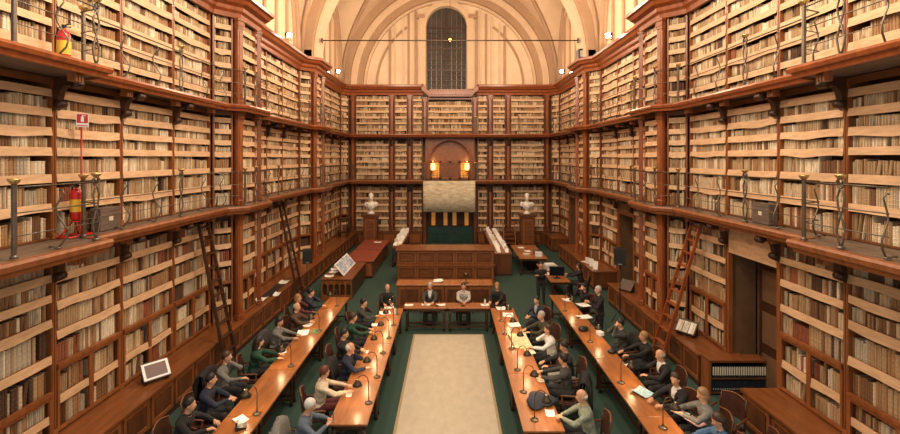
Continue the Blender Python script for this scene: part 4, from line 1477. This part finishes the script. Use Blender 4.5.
lump('folded_jacket', 'dark navy jacket lying on the near part of the inner right table', 'jacket', at(537, 401, .8), .782, (.42, .30, .10), NAVY, 3)
lump('black_bag', 'soft black bag on the outer right table beside the standing speaker', 'bag', at(583, 329, .82), .782, (.17, .15, .12), BLACK, 5)
lump('black_scarf', 'black scarf heaped on the outer right table before the charcoal jacket', 'scarf', at(613, 352, .8), .782, (.15, .13, .09), BLACK, 8)
lump('dark_bag', 'dark bag on the outer left table before the navy jacket', 'bag', at(245, 397, .8), .782, (.12, .1, .09), BLACK, 11)


def telephone(lab, xy, rz):
    t = thing('desk_telephone', lab, 'telephone', (xy[0], xy[1], .782), rz)
    mb = MB(); mb.prism([(-.09, 0), (.09, 0), (.09, .03), (-.09, .06)], -.08, .08, BLACK, 'y'); mb.build('body', t)
    mb = MB(); mb.tube([(-.05, -.1, .085), (-.05, -.07, .1), (-.05, .07, .1), (-.05, .1, .085)], [.022, .014, .014, .022], GREYP, 8); mb.build('handset', t)


telephone('black and grey desk telephone at the near end of the outer left table', at(241, 427, .8), .5)
t = thing('paper_box', 'small white box standing on the outer right table beside papers', 'box', (*at(600, 335, .78), .782), .3)
mb = MB(); mb.box(-.07, .07, -.09, .09, 0, .09, WHITEP, c=.006); mb.build('body', t)
mb = MB(); mb.box(-.073, .073, -.093, .093, .085, .10, WHITEP, c=.004); mb.build('lid', t)


def microphone(lab, xy, rz, z=.782):
    t = thing('table_microphone', lab, 'microphone', (xy[0], xy[1], z), rz)
    mb = MB(); mb.lathe([(0, 0), (.06, 0), (.06, .015), (.02, .03)], BLACK, 14, cap=False); mb.build('base', t)
    mb = MB(); mb.tube([(0, 0, .02), (0, 0, .22), (.03, 0, .30), (.07, 0, .33)], .006, IRON, 6); mb.build('gooseneck', t)
    mb = MB(); mb.ball((.085, 0, .335), (.028, .02, .02), BLACK, 10); mb.build('capsule', t)


microphone('table microphone in front of the grey-haired speaker, head table', (-.42, 14.7), PI / 2)
microphone('table microphone in front of the pale checked shirt, head table', (.42, 14.7), PI / 2)
microphone('table microphone on the far part of the outer right table', at(579, 318, .78), 0.)


def bottle(lab, xy, z=.782):
    t = thing('water_bottle', lab, 'bottle', (xy[0], xy[1], z))
    mb = MB(); mb.lathe([(.0, 0), (.032, .0), (.034, .02), (.034, .15), (.014, .19), (.014, .21)], mat('clear_plastic', (.6, .64, .64), .1, .05), 12, cap=False); mb.build('body', t)
    mb = MB(); mb.lathe([(.016, .205), (.016, .225), (.0, .226)], BLUEC, 10, cap=False); mb.build('cap', t)


bottle('clear water bottle on the head table near the right end', (1.15, 14.8))
bottle('clear water bottle at the far end of the inner left table', (-1.7, 13.9))

# ------------------------------------------------------------------ big desk, counter and furniture at the far end
t = thing('reading_room_desk', 'tall panelled wooden desk standing across the far end of the aisle', 'desk', (-.2, 20.0, 0))
mb = MB(); mb.box(-2.16, 2.16, .05, 1.2, .08, 1.48, PANEL); mb.box(-2.1, 2.1, .08, 1.15, 0, .08, DARK); mb.build('carcass', t)
mb = MB(); mb.box(-2.22, 2.22, -.03, 1.25, 1.48, 1.54, LEDGE, c=.01); mb.build('desk_top', t)
mb = MB(); mb.box(-2.2, 2.2, .0, .05, .80, .90, POST); mb.box(-2.2, 2.2, -.02, .06, 0, .16, POST); mb.build('waist_moulding', t)
for r, (z0, z1) in enumerate(((.18, .78), (.92, 1.46))):
    for k in range(5):
        x0 = -2.14 + k * .86
        mb = MB(); mb.box(x0, x0 + .08, .02, .05, z0, z1, POST); mb.box(x0 + .76, x0 + .84, .02, .05, z0, z1, POST); mb.box(x0 + .08, x0 + .76, .02, .05, z0, z0 + .07, POST); mb.box(x0 + .08, x0 + .76, .02, .05, z1 - .07, z1, POST)
        mb.box(x0 + .14, x0 + .70, .03, .05, z0 + .13, z1 - .13, WOODX)
        mb.build('panel', t)
t = thing('counter_desk', 'lower wooden counter between the head table and the tall desk', 'counter', (-.2, 16.45, 0))
mb = MB(); mb.box(-1.72, 1.72, .05, .66, .08, .93, PANEL); mb.box(-1.68, 1.68, .08, .6, 0, .08, DARK); mb.build('carcass', t)
mb = MB(); mb.box(-1.78, 1.78, 0, .72, .93, .985, TABLE, c=.01); mb.build('counter_top', t)
for k in range(4):
    x0 = -1.7 + k * .86
    mb = MB(); mb.box(x0, x0 + .08, .02, .05, .1, .9, POST); mb.box(x0 + .74, x0 + .82, .02, .05, .1, .9, POST); mb.box(x0 + .08, x0 + .74, .02, .05, .1, .2, POST); mb.box(x0 + .08, x0 + .74, .02, .05, .8, .9, POST); mb.build('panel', t)
t = thing('desk_lamp', 'small dark desk lamp standing on the lower counter', 'lamp', (*at(466, 283, .99), .987))
mb = MB(); mb.lathe([(0, 0), (.08, 0), (.08, .015), (.015, .03), (.012, .3)], IRON, 14, cap=False); mb.build('base', t)
mb = MB(); mb.lathe([(.04, .38), (.12, .28), (.115, .28), (.03, .36)], IRON, 16); mb.build('lamp_shade', t)
lump('open_papers', 'crumpled white papers on the lower counter behind the grey-haired speaker', 'papers', at(436, 281, 1.0), .987, (.36, .17, .06), PAPER, 21)


def book_rack(lab, x0, x1, y0, y1, seed, legs):
    """narrow case with booklets displayed on its sloping top"""
    t = thing('display_case', lab, 'display case', (x0, y0, 0))
    W, L = x1 - x0, y1 - y0
    mb = MB()
    if legs:
        mb.box(0, W, 0, L, .95, 1.06, WOODX)
    else:
        mb.box(.03, W - .03, .03, L - .03, .06, 1.0, PANEL); mb.box(0, W, 0, L, 0, .08, DARK); mb.box(0, W, 0, L, 1.0, 1.06, LEDGE)
    mb.build('case', t)
    if legs:
        for x in (.05, W / 2, W - .05):
            for y in (.05, L - .05):
                mb = MB(); mb.lathe([(.04, .95), (.04, .9), (.02, .86), (.035, .75), (.022, .6), (.035, .45), (.02, .3), (.035, .2), (.04, .1), (.04, 0)], DARK, 8, Matrix.Translation((x, y, 0))); mb.build('turned_leg', t)
        mb = MB(); mb.box(.02, W - .02, .02, L - .02, .22, .26, DARK); mb.build('lower_shelf', t)
    rng = random.Random(seed)
    n = 16
    for k in range(n):
        y = y0 + .12 + (L - .24) * k / (n - 1)
        for q in range(2):
            hh = rng.uniform(.2, .28)
            m = rng.choice([PAPER, PAPER2, PAPER2, WHITEP, BOX, GREYP])
            mb = MB()
            mb.box(-.088, .088, 0, .022, 0, hh, m); mb.box(-.09, .09, -.003, 0, 0, hh + .004, PAPER if m is not PAPER else PAPER2)
            o = mb.build('booklet', None, (x0 + W * (.28 + .44 * q), y, 1.085), rng.uniform(-.12, .12))
            o.rotation_euler = (rng.choice((-.1, -.25, -.6, -1.2)), 0, rng.uniform(-.1, .1))
            lb = f'booklet displayed on the {"left" if legs else "right"} display case by the tall desk'
            tag(o, lb, 'booklet', lb)
    return t


book_rack('narrow display case on turned legs left of the tall desk', -3.0, -2.5, 23.2, 28.0, 3, True)
book_rack('panelled display case with booklets on top right of the tall desk', 2.12, 2.98, 21.5, 28.4, 4, False)

# left reading desk with arcaded front, board and papers; long red-topped desks behind
t = thing('arcaded_desk', 'wooden desk with small arched openings in its front by the left ledge', 'desk', (-5.1, 17.7, 0))
mb = MB(); mb.box(0, 1.25, 0, 2.9, .80, .86, LEDGE, c=.01); mb.build('desk_top', t)
mb = MB(); mb.box(.04, 1.21, .12, 2.85, .06, .8, DARK); mb.build('carcass', t)
mb = MB(); mb.box(.02, 1.23, .04, .12, .0, .2, POST); mb.box(.02, 1.23, .04, .12, .68, .8, POST)
for k in range(6):
    x = .02 + k * .2316
    mb.box(x, x + .05, .05, .11, .2, .68, POST)
    if k < 5:
        c = x + .1408
        for i in range(8):
            a0, a1 = PI * i / 8, PI * (i + 1) / 8
            mb.prism([(c - .09 * math.cos(a0), .55 + .09 * math.sin(a0)), (c - .09 * math.cos(a1), .55 + .09 * math.sin(a1)), (c - .09 * math.cos(a1), .68), (c - .09 * math.cos(a0), .68)], .05, .11, POST, 'y')
mb.build('arcade', t)
t = thing('information_board', 'tilted blue and white printed board standing on the arcaded desk', 'board', (-4.25, 19.2, .865), math.radians(90))
M = Matrix.Rotation(math.radians(-40), 4, 'X')
mb = MB(); mb.box(-1.1, 1.1, 0, .025, .02, .62, WHITEP, M); mb.build('panel', t)
mb = MB(); mb.box(-1.0, -.06, -.004, 0, .08, .56, BLUEP, M); mb.box(.02, 1.0, -.004, 0, .08, .56, BLUEP, M); mb.build('print', t)
mb = MB(); mb.tube([(0, .35, .5), (0, .5, .0)], .015, IRON, 6); mb.build('prop', t)
for k, (dx, dy, r) in enumerate(((.25, .4, .2), (.3, 1.0, -.2), (.22, 2.45, .3), (.22, 1.95, .1), (.22, 1.45, .2))):
    sheet(['white papers at the near left corner of the arcaded desk', 'white papers along the left edge of the arcaded desk', 'white sheets at the far end of the arcaded desk', 'cream sheets behind the blue board on the arcaded desk', 'loose pages in the middle of the arcaded desk'][k],
          0, 0, .36, .3, r, PAPER if k != 3 else PAPER2, .862 + .004 * k, xy=(-5.1 + dx, 17.7 + dy), curl=.03)
for k, (x0, y0, L) in enumerate(((-5.0, 20.9, 2.7), (-5.0, 23.75, 2.65))):
    t = thing('long_desk', ['long red-topped desk behind the arcaded desk by the left ledge', 'far red-topped desk before the left bust pedestal'][k], 'desk', (x0, y0, 0))
    mb = MB(); mb.box(0, 1.45, 0, L, .78, .83, DESKRED, c=.01); mb.build('desk_top', t)
    mb = MB(); mb.box(.06, 1.39, .06, L - .06, .08, .78, PANEL); mb.box(.12, 1.33, .12, L - .12, 0, .08, DARK); mb.build('carcass', t)
    for q in range(4):
        mb = MB(); mb.box(.1 + q * .33, .36 + q * .33, .04, .06, .14, .72, POST); mb.build('panel', t)
sheet('single white sheet on the far red-topped desk', 366, 242, .4, .3, .1, PAPER, .832, xy=(-4.1, 25.6))

# right side: computer tables
t = table('wooden table with papers and boxes near the right wall at the far end', 3.35, 4.7, 21.6, 25.0, None, .80, TABLE)
t = table('computer table near the right ledge', 3.95, 4.72, 17.6, 20.6, None, .78, TABLE)
t = thing('computer_monitor', 'black computer monitor on the computer table facing the aisle', 'monitor', (4.3, 18.1, .782), -.1)
mb = MB(); mb.box(-.30, .30, -.02, .03, .10, .48, BLACK, c=.01); mb.build('housing', t)
mb = MB(); mb.box(-.275, .275, -.024, -.02, .125, .455, SCREEN); mb.build('screen', t)
mb = MB(); mb.box(-.03, .03, .0, .03, .02, .14, BLACK); mb.box(-.13, .13, -.08, .1, 0, .02, BLACK); mb.build('stand', t)
t = thing('printer', 'grey-white printer standing on the computer table', 'printer', (4.35, 19.5, .782), .1)
mb = MB(); mb.box(-.27, .27, -.22, .22, 0, .22, GREYP, c=.02); mb.build('body', t)
mb = MB(); mb.box(-.2, .2, -.34, -.22, .05, .07, WHITEP); mb.build('paper_tray', t)
mb = MB(); mb.box(-.2, .2, -.05, .2, .22, .26, WHITEP, c=.01); mb.build('lid', t)
for k, (x, y, r) in enumerate(((4.45, 18.7, .2), (4.2, 18.75, -.3), (4.4, 20.2, .1))):
    sheet(f'white papers on the computer table, {ORD[k]} pile', 0, 0, .3, .36, r, PAPER, .782, xy=(x, y))
for k, (x, y, m) in enumerate(((4.35, 22.1, WHITEP), (4.35, 22.6, BOX), (3.8, 22.4, PAPER2))):
    t = thing('document_box', ['white document box on the far right table', 'dark document box on the far right table', 'cream document tray on the far right table'][k], 'box', (x, y, .802), .1 * k)
    mb = MB(); mb.box(-.16, .16, -.12, .12, 0, .2 if k < 2 else .07, m, c=.008); mb.build('body', t)
    mb = MB(); mb.box(-.165, .165, -.125, .125, .17 if k < 2 else .06, .205 if k < 2 else .075, m, c=.005); mb.build('lid', t)
for k, (x, y) in enumerate(((4.0, 23.3), (3.8, 24.2))):
    sheet(f'white sheet on the far right table, {ORD[k]} from its near end', 0, 0, .3, .4, .2, PAPER, .802, xy=(x, y))

# library steps by the right pedestal
t = thing('library_steps', 'small open wooden library steps beside the right bust pedestal', 'steps', (3.75, 28.1, 0))
for x in (-.38, .34):
    mb = MB(); mb.prism([(0, 0), (.7, 0), (.7, 1.5), (.58, 1.5)], x, x + .04, POST, 'x'); mb.build('side_rail', t)
for k in range(5):
    mb = MB(); mb.box(-.34, .34, .1 + k * .1, .66, .25 + k * .28, .28 + k * .28, WOODX); mb.build('tread', t)


# ------------------------------------------------------------------ pedestals and marble busts
def bust(x, y, nm, turn):
    t = thing('pedestal', f'tall square wooden pedestal under the {nm} marble bust', 'pedestal', (x, y, 0))
    mb = MB(); mb.box(-.52, .52, -.42, .42, 0, .22, PANEL, c=.02); mb.box(-.47, .47, -.38, .38, .22, .32, POST); mb.build('plinth', t)
    mb = MB(); mb.box(-.42, .42, -.34, .34, .32, 2.02, PANEL, c=.01); mb.build('shaft', t)
    mb = MB(); mb.box(-.3, .3, -.36, -.34, .45, 1.9, POST); mb.box(-.23, .23, -.37, -.36, .53, 1.82, WOODX); mb.build('front_panel', t)
    mb = MB(); mb.box(-.47, .47, -.39, .39, 2.02, 2.10, POST); mb.box(-.54, .54, -.45, .45, 2.10, 2.2, PANEL, c=.015); mb.build('pedestal_top', t)
    b = thing('marble_bust', f'white marble bust of a bearded man on the {nm} pedestal before the end wall', 'bust', (x, y, 2.202), turn)
    b.scale = (1.08, 1.08, 1.08)
    mb = MB(); mb.lathe([(0, 0), (.21, 0), (.22, .05), (.15, .09), (.10, .16), (.12, .22), (.16, .25)], MARBLE, 18, cap=False); mb.build('socle', b)
    ps = [('e', (0, 0, .47), (.27, .18, .23), np.eye(3), 0), ('e', (-.27, .02, .52), (.14, .13, .15), np.eye(3), .06), ('e', (.27, .02, .52), (.14, .13, .15), np.eye(3), .06),
          ('c', (0, 0, .3), (0, 0, .45), .15, .22, 1., .08), ('c', (0, -.01, .6), (0, -.03, .90), .10, .085, 1., .03), ('e', (0, -.03, 1.02), (.135, .15, .175), np.eye(3), .04),
          ('e', (0, -.14, .89), (.09, .07, .13), np.eye(3), .03), ('e', (0, -.165, .985), (.02, .035, .04), np.eye(3), .015), ('e', (-.122, -.01, .98), (.015, .03, .045), np.eye(3), .01),
          ('e', (.122, -.01, .98), (.015, .03, .045), np.eye(3), .01), ('e', (0, -.14, 1.035), (.08, .03, .018), np.eye(3), .015),
          ('c', (-.25, -.14, .62), (.12, -.19, .36), .035, .03, 1., .03), ('c', (.22, -.13, .62), (.0, -.19, .40), .03, .03, 1., .03)]
    V, F = surface_net(ps, (-.5, -.35, .2), (.5, .3, 1.22), .02, lambda P, D: np.maximum(D, .245 - P[..., 2]))
    mb = MB(); mb.mi(MARBLE)
    mb.v = [tuple(map(float, q)) for q in V]; mb.f = [list(map(int, f)) for f in F]; mb.m = [0] * len(F); mb.sm = [True] * len(F)
    mb.build('bust_body', b)


bust(-4.86, 27.7, 'left', .15)
bust(4.74, 27.7, 'right', -.15)

# ---- hanging print over the door
t = thing('hanging_print', 'large grey-cream engraved print hanging below the middle gallery over the door', 'print', (-.05, 28.62, .0))
ENG = mat('engraving', (.56, .50, .36), .8, .5, (2.2, 2.2, 7), col2=(.36, .31, .22), detail=9)
mb = MB()
rings = []
for i in range(21):
    x = -1.66 + 3.32 * i / 20
    dy = .02 * math.sin(i * .9)
    zt = 4.20 - .02 * math.sin(PI * i / 20)
    rings.append([(x, dy, zt), (x, dy * 1.6, 3.0), (x, dy, 2.2 + .02 * math.sin(i * .6)), (x, dy + .012, 2.2 + .02 * math.sin(i * .6)), (x, dy * 1.6 + .012, 3.0), (x, dy + .012, zt)])
mb.loft(rings, ENG, True, True, True)
mb.build('sheet', t)
mb = MB(); mb.tube([(-1.69, .01, 4.215), (1.69, .01, 4.215)], .022, DARK, 8); mb.build('hanging_rod', t)
mb = MB(); mb.tube([(-1.67, .01, 2.19), (1.67, .01, 2.19)], .02, DARK, 8); mb.build('bottom_rod', t)

# ---- ladders
def ladder(lab, foot, top, w_, n, m):
    f, p = Vector(foot), Vector(top)
    t = thing('library_ladder', lab, 'ladder', foot)
    d = p - f
    side = Vector((0, 1, 0))
    for sg in (-1, 1):
        mb = MB()
        a, b = side * sg * w_ / 2 * 1.15, d + side * sg * w_ / 2 * .85
        k = Vector((0, .025, 0)); q = d.normalized().cross(side) * .04
        mb.loft([[a - k - q, a + k - q, a + k + q, a - k + q], [b - k - q, b + k - q, b + k + q, b - k + q]], m, True, True, False)
        mb.build('side_rail', t)
    for i in range(n):
        s = (i + .7) / n
        c = d * s
        hw = w_ / 2 * (1.15 - .3 * s)
        mb = MB(); mb.box(c.x - .06, c.x + .06, -hw + .02 + c.y, hw - .02 + c.y, c.z - .014, c.z + .014, m); mb.build('rung', t)


ladder('dark wooden ladder leaning on the left wall behind the dark green top', (-5.66, 11.75, 0), (-6.66, 12.15, 3.85), .5, 11, DARK)
ladder('dark wooden ladder leaning on the left wall beyond the first pier', (-5.68, 17.3, 0), (-6.9, 18.4, 3.75), .5, 11, DARK)
ladder('red-brown wooden ladder leaning on the right wall behind the outer table', (5.62, 12.35, 0), (6.66, 12.15, 3.85), .5, 11, RED)


# ---- loudspeakers on stands
def speaker(lab, x, y, z, rz):
    t = thing('speaker_stand', 'thin black tripod stand under the ' + lab, 'stand', (x, y, 0))
    mb = MB(); mb.tube([(0, 0, .25), (0, 0, z)], .018, BLACK, 8); mb.build('pole', t)
    for k in range(3):
        a = 2 * PI * k / 3 + .5
        mb = MB(); mb.tube([(0, 0, .5), (.28 * math.cos(a), .28 * math.sin(a), .012)], .012, BLACK, 6); mb.build('leg', t)
    s = thing('loudspeaker', lab, 'loudspeaker', (x, y, z + .002), rz)
    mb = MB(); mb.prism([(-.19, -.17), (.19, -.17), (.15, .17), (-.15, .17)], 0, .55, BLACK, 'z'); mb.build('cabinet', s)
    mb = MB(); mb.box(-.17, .17, -.182, -.17, .03, .52, mat('speaker_grille_cloth', (.012, .012, .012), .7, .6, (90, 90, 90))); mb.build('grille', s)
    mb = MB(); mb.box(-.06, .06, -.186, -.182, .035, .055, GREYP); mb.build('badge_plate', s)


speaker('black loudspeaker on a stand by the left ledge', -5.72, 18.0, 1.42, .4)
speaker('black loudspeaker on a stand by the right ledge', 5.78, 15.3, 2.0, -.4)

# ---- display stands and boxes on the ledges
def lectern(lab, x, y, rz, two=False):
    t = thing('book_lectern', lab, 'book stand', (x, y, LZ - .001), rz)
    M = Matrix.Rotation(math.radians(-42), 4, 'X')
    mb = MB(); mb.box(-.26, .26, 0, .02, .0, .42, DARK, Matrix.Translation((0, -.16, .06)) @ M); mb.build('sloping_board', t)
    mb = MB(); mb.box(-.26, .26, -.05, 0, .0, .02, DARK, Matrix.Translation((0, -.16, .06)) @ M); mb.build('lip', t)
    for sx in (-.22, .2):
        mb = MB(); mb.prism([(-.14, 0), (.17, 0), (.17, .32), (.14, .32), (-.14, .02)], sx, sx + .02, DARK, 'x'); mb.build('side_bracket', t)
    if not two:
        b = thing('framed_photograph', 'white-bordered dark picture propped on the book stand on the left ledge', 'picture', (x, y, LZ), rz)
        mb = MB(); mb.box(-.25, .25, -.022, -.003, .03, .39, WHITEP, Matrix.Translation((0, -.16, .06)) @ M); mb.build('mount', b)
        mb = MB(); mb.box(-.2, .2, -.025, -.022, .07, .35, DISC, Matrix.Translation((0, -.16, .06)) @ M); mb.build('picture_print', b)
    else:
        for k in range(3):
            b = thing('open_booklet', ['first', 'middle', 'last'][k] + ' white open booklet on the book stand on the right ledge', 'booklet', (x, y, LZ), rz)
            mb = MB(); mb.box(-.24 + k * .165, -.24 + k * .165 + .07, -.02, -.003, .04, .36, PAPER, Matrix.Translation((0, -.16, .06)) @ M); mb.build('left_page', b)
            mb = MB(); mb.box(-.24 + k * .165 + .075, -.24 + k * .165 + .145, -.02, -.003, .04, .36, PAPER2, Matrix.Translation((0, -.16, .06)) @ M); mb.build('right_page', b)


lectern('dark book stand on the left ledge holding a white-bordered picture', -6.38, 9.75, math.radians(50))
lectern('dark book stand with open booklets on the right ledge beside the ladder', 6.45, 12.25, math.radians(-55), True)
t = thing('book_lectern', 'empty dark sloping book stand on the right ledge past the first pier', 'book stand', (6.4, 16.3, LZ), math.radians(-55))
mb = MB(); mb.box(-.26, .26, 0, .02, .0, .42, DARK, Matrix.Translation((0, -.16, .06)) @ Matrix.Rotation(math.radians(-42), 4, 'X')); mb.build('sloping_board', t)
for sx in (-.22, .2):
    mb = MB(); mb.prism([(-.16, 0), (.16, 0), (.16, .34), (.13, .34), (-.16, .07)], sx, sx + .02, DARK, 'x'); mb.build('side_bracket', t)
for k in range(5):
    mb = MB(); mb.box(-.1, .1, -.012, .012, 0, .3, PAPER, Matrix.Rotation(math.radians(-12 + 6 * k), 4, 'X'))
    o = mb.build('leaflet', None, (6.25 + .09 * (k % 2), 19.35 + k * .26, LZ + .02), -.75)
    tag(o, 'white leaflet standing on the third right ledge', 'leaflet', 'white leaflets on the third right ledge')
for k, (x, y, m, l) in enumerate(((-6.52, 15.25, PAPER, 'white papers on the left ledge just past the first pier'), (-6.52, 16.35, BLACK, 'long black cloth lying on the left ledge past the first pier'), (-6.52, 17.4, PAPER, 'white sheets on the left ledge before the second ladder'), (-6.2, 15.85, WHITEP, 'white card on the left ledge beside the long black cloth'))):
    sheet(l, 0, 0, .22 if k == 3 else .34, 1.5 if k == 1 else .42, .04 * k, m, LZ, xy=(x + .12, y), curl=.012 if k == 1 else .04)
sheet('white envelope lying on the third right ledge', 0, 0, .5, .3, .4, PAPER, LZ, xy=(6.3, 19.3) if False else (6.35, 20.9))

# ---- fire extinguishers, sign, boxes on the galleries
def extinguisher(lab, x, y, z, rz):
    t = thing('fire_extinguisher', lab, 'fire extinguisher', (x, y, z), rz)
    mb = MB(); mb.lathe([(0, 0), (.09, 0), (.095, .02), (.095, .45), (.07, .52), (.03, .55), (.03, .58)], REDP, 18, cap=False); mb.build('cylinder', t)
    mb = MB(); mb.lathe([(.0965, .14), (.0965, .36)], YELL, 18, cap=False); mb.build('label_band', t)
    mb = MB(); mb.box(-.02, .02, -.03, .03, .57, .63, BLACK); mb.tube([(0, 0, .62), (.1, 0, .66)], .012, BLACK, 6); mb.tube([(0, 0, .6), (.1, 0, .60)], .010, BLACK, 6); mb.build('handle', t)
    mb = MB(); mb.tube([(-.02, .02, .6), (-.10, .04, .58), (-.14, .05, .4), (-.12, .05, .15)], .012, BLACK, 6); mb.build('hose', t)


ex, ey = -6.62, 7.98
extinguisher('red fire extinguisher with yellow label on its stand, lower left gallery', ex, ey, G1 + .32, 0)
t = thing('extinguisher_stand', 'red tubular extinguisher stand with a tall pole on the lower left gallery', 'stand', (ex, ey, G1 + .016))
mb = MB(); mb.tube([(-.14, -.25, .02), (.1, -.25, .02), (.1, .25, .02), (-.14, .25, .02), (-.14, -.25, .02)], .018, REDP, 8); mb.build('base_frame', t)
mb = MB(); mb.tube([(-.13, -.2, .02), (-.05, -.02, .28)], .014, REDP, 6); mb.tube([(-.13, .2, .02), (-.05, .02, .28)], .014, REDP, 6); mb.tube([(.09, .0, .02), (.03, .0, .28)], .014, REDP, 6); mb.lathe([(.11, .27), (.11, .285)], REDP, 14); mb.build('cradle', t)
mb = MB(); mb.tube([(-.03, .14, .02), (-.03, .14, 1.95)], .014, REDP, 8); mb.build('pole', t)
t = thing('extinguisher_sign', 'small white and red fire extinguisher sign on top of the red pole', 'sign', (ex - .01, ey + .135, G1 + 1.97), math.radians(42))
mb = MB(); mb.box(-.09, .09, -.008, 0, 0, .24, WHITEP); mb.build('plate', t)
mb = MB(); mb.box(-.078, .078, -.011, -.008, .07, .228, REDP); mb.box(-.078, .078, -.011, -.008, .015, .03, REDP); mb.build('red_field', t)
mb = MB(); mb.box(-.022, .022, -.014, -.011, .09, .18, WHITEP, c=.004); mb.box(-.01, .01, -.014, -.011, .18, .2, WHITEP); mb.box(-.01, .045, -.014, -.011, .196, .208, WHITEP); mb.build('pictogram', t)
extinguisher('red fire extinguisher standing on the upper left gallery', -6.35, 7.40, U1 + .016, .3)
for k, (x, y, l, r) in enumerate(((-6.665, 8.78, 'dark grey storage box on the lower left gallery beyond the extinguisher', PI / 2), (6.665, 9.6, 'dark brown storage box on the lower right gallery', -PI / 2))):
    t = thing('storage_box', l, 'box', (x, y, G1 + .013), r)
    mb = MB(); mb.box(-.26, .26, -.05, .14, 0, .42, BOX, c=.008); mb.build('body', t)
    mb = MB(); mb.box(-.265, .265, -.055, .145, .36, .435, BOX, c=.006); mb.build('lid', t)
    mb = MB(); mb.box(-.05, .05, -.057, -.05, .18, .26, PAPER2); mb.build('label_plate', t)

# ---- floodlights on the cornice
def floodlight(lab, x, y, z, rz):
    t = thing('floodlight', lab, 'floodlight', (x, y, z), rz)
    mb = MB(); mb.tube([(-.12, 0, .0), (-.12, 0, .2)], .014, IRON, 6); mb.tube([(.12, 0, .0), (.12, 0, .2)], .014, IRON, 6); mb.box(-.14, .14, -.04, .04, 0, .02, IRON); mb.build('bracket', t)
    M = Matrix.Translation((0, 0, .2)) @ Matrix.Rotation(math.radians(20), 4, 'X')
    mb = MB(); mb.prism([(-.10, -.09), (.06, -.06), (.06, .06), (-.10, .09)], -.11, .11, BLACK, 'x', M); mb.build('housing', t)
    mb = MB(); mb.box(-.10, .10, -.112, -.10, -.08, .08, FLOOD, M); mb.build('lens', t)


for x, y, r, l in ((-6.55, 18.2, .9, 'lit floodlight on the left cornice between the piers'), (-6.45, 25.7, 1.0, 'lit floodlight on the left cornice near the end wall'),
                   (6.45, 18.2, -.9, 'lit floodlight on the right cornice between the piers'), (6.45, 25.7, -1.0, 'lit floodlight on the right cornice near the end wall')):
    floodlight(l, x, y, 10.405, r)
t = thing('cornice_camera_box', 'small black box standing on the right cornice above the second pier', 'box', (6.4, 21.9, 10.405))
mb = MB(); mb.box(-.2, .2, -.2, .2, 0, .5, BLACK, c=.03); mb.build('housing', t)
mb = MB(); mb.box(-.12, .12, -.215, -.2, .1, .4, GREYP); mb.build('front_plate', t)
t = thing('pendant_bulb', 'small lit pendant bulb hanging before the end window', 'lamp', (.0, 29.2, 13.3))
mb = MB(); mb.tube([(0, 0, .1), (0, 0, 3.6)], .012, IRON, 6); mb.build('cord', t)
mb = MB(); mb.lathe([(.03, .16), (.10, .08), (.10, .05), (.03, .12)], BRASS, 12); mb.build('socket', t)
mb = MB(); mb.ball((0, 0, .0), (.09, .09, .11), LANT, 12); mb.build('bulb', t)

t = thing('standing_lectern', 'small dark stand with a flat top on the far end of the left ledge', 'stand', (-6.48, 27.4, LZ - .001))
mb = MB(); mb.box(-.3, .3, -.26, .26, 1.1, 1.16, DARK, c=.01); mb.build('stand_top', t)
for sx in (-.24, .24):
    for sy in (-.2, .2):
        mb = MB(); mb.tube([(sx, sy, 0), (sx, sy, 1.1)], .03, DARK, 8); mb.build('leg', t)
mb = MB(); mb.box(-.24, .24, -.2, .2, .3, .33, DARK); mb.build('shelf', t)
# ------------------------------------------------------------------ camera, light
cam = bpy.data.cameras.new('camera')
co = bpy.data.objects.new('camera', cam)
C.objects.link(co)
co.location = (0, 0, HC)
co.rotation_euler = (PI / 2, 0, 0)
cam.sensor_width = 36
cam.lens = 36 * FPX / 900
cam.shift_y = -(217 - CYH) / 900
cam.clip_end = 200
S.camera = co

w = bpy.data.worlds.new('world')
S.world = w
w.use_nodes = True
bg = w.node_tree.nodes['Background']
bg.inputs['Color'].default_value = (1, .88, .74, 1)
bg.inputs['Strength'].default_value = .62


def area(name, loc, size, power, col, rot):
    l = bpy.data.lights.new(name, 'AREA')
    l.shape = 'DISK'
    l.size = size
    l.energy = power
    l.color = col
    o = bpy.data.objects.new(name, l)
    C.objects.link(o)
    o.location = loc
    o.rotation_euler = rot
    return o


def point(name, loc, r, power, col):
    l = bpy.data.lights.new(name, 'POINT')
    l.shadow_soft_size = r
    l.energy = power
    l.color = col
    o = bpy.data.objects.new(name, l)
    C.objects.link(o)
    o.location = loc
    return o


WARM = (1, .775, .55)
for y, p in ((6, 800), (17.5, 460), (25.0, 330)):
    for sg in (-1, 1):
        point('vault_fill_light', (sg * 3.6, y, 11.4), .25, p, WARM)  # added fill in mid-air, set inward of the cornice fixtures, no lamp body
point('centre_fill_light', (0, 8, 12.5), .5, 1700, (1, .81, .61))  # added fill along the centre line to brighten the books, no pendant hangs here
point('centre_fill_light', (0, 18, 12.3), .5, 800, WARM)  # added centre fill under the vault, without a fixture
for x in (-1.12, 1.12):
    point('lantern_light', (x, YB + .05, G1 + 1.35), .08, 4, (1, .62, .25))
for x, y in LAMPXY:
    point('table_lamp_light', (x, y, 1.11), .04, 5.5, (1, .68, .36))
vs = S.view_settings
S.display_settings.display_device = 'sRGB'
vs.view_transform = 'Standard'
vs.look = 'None'
vs.gamma = 1
vs.use_curve_mapping = False
vs.exposure = .22
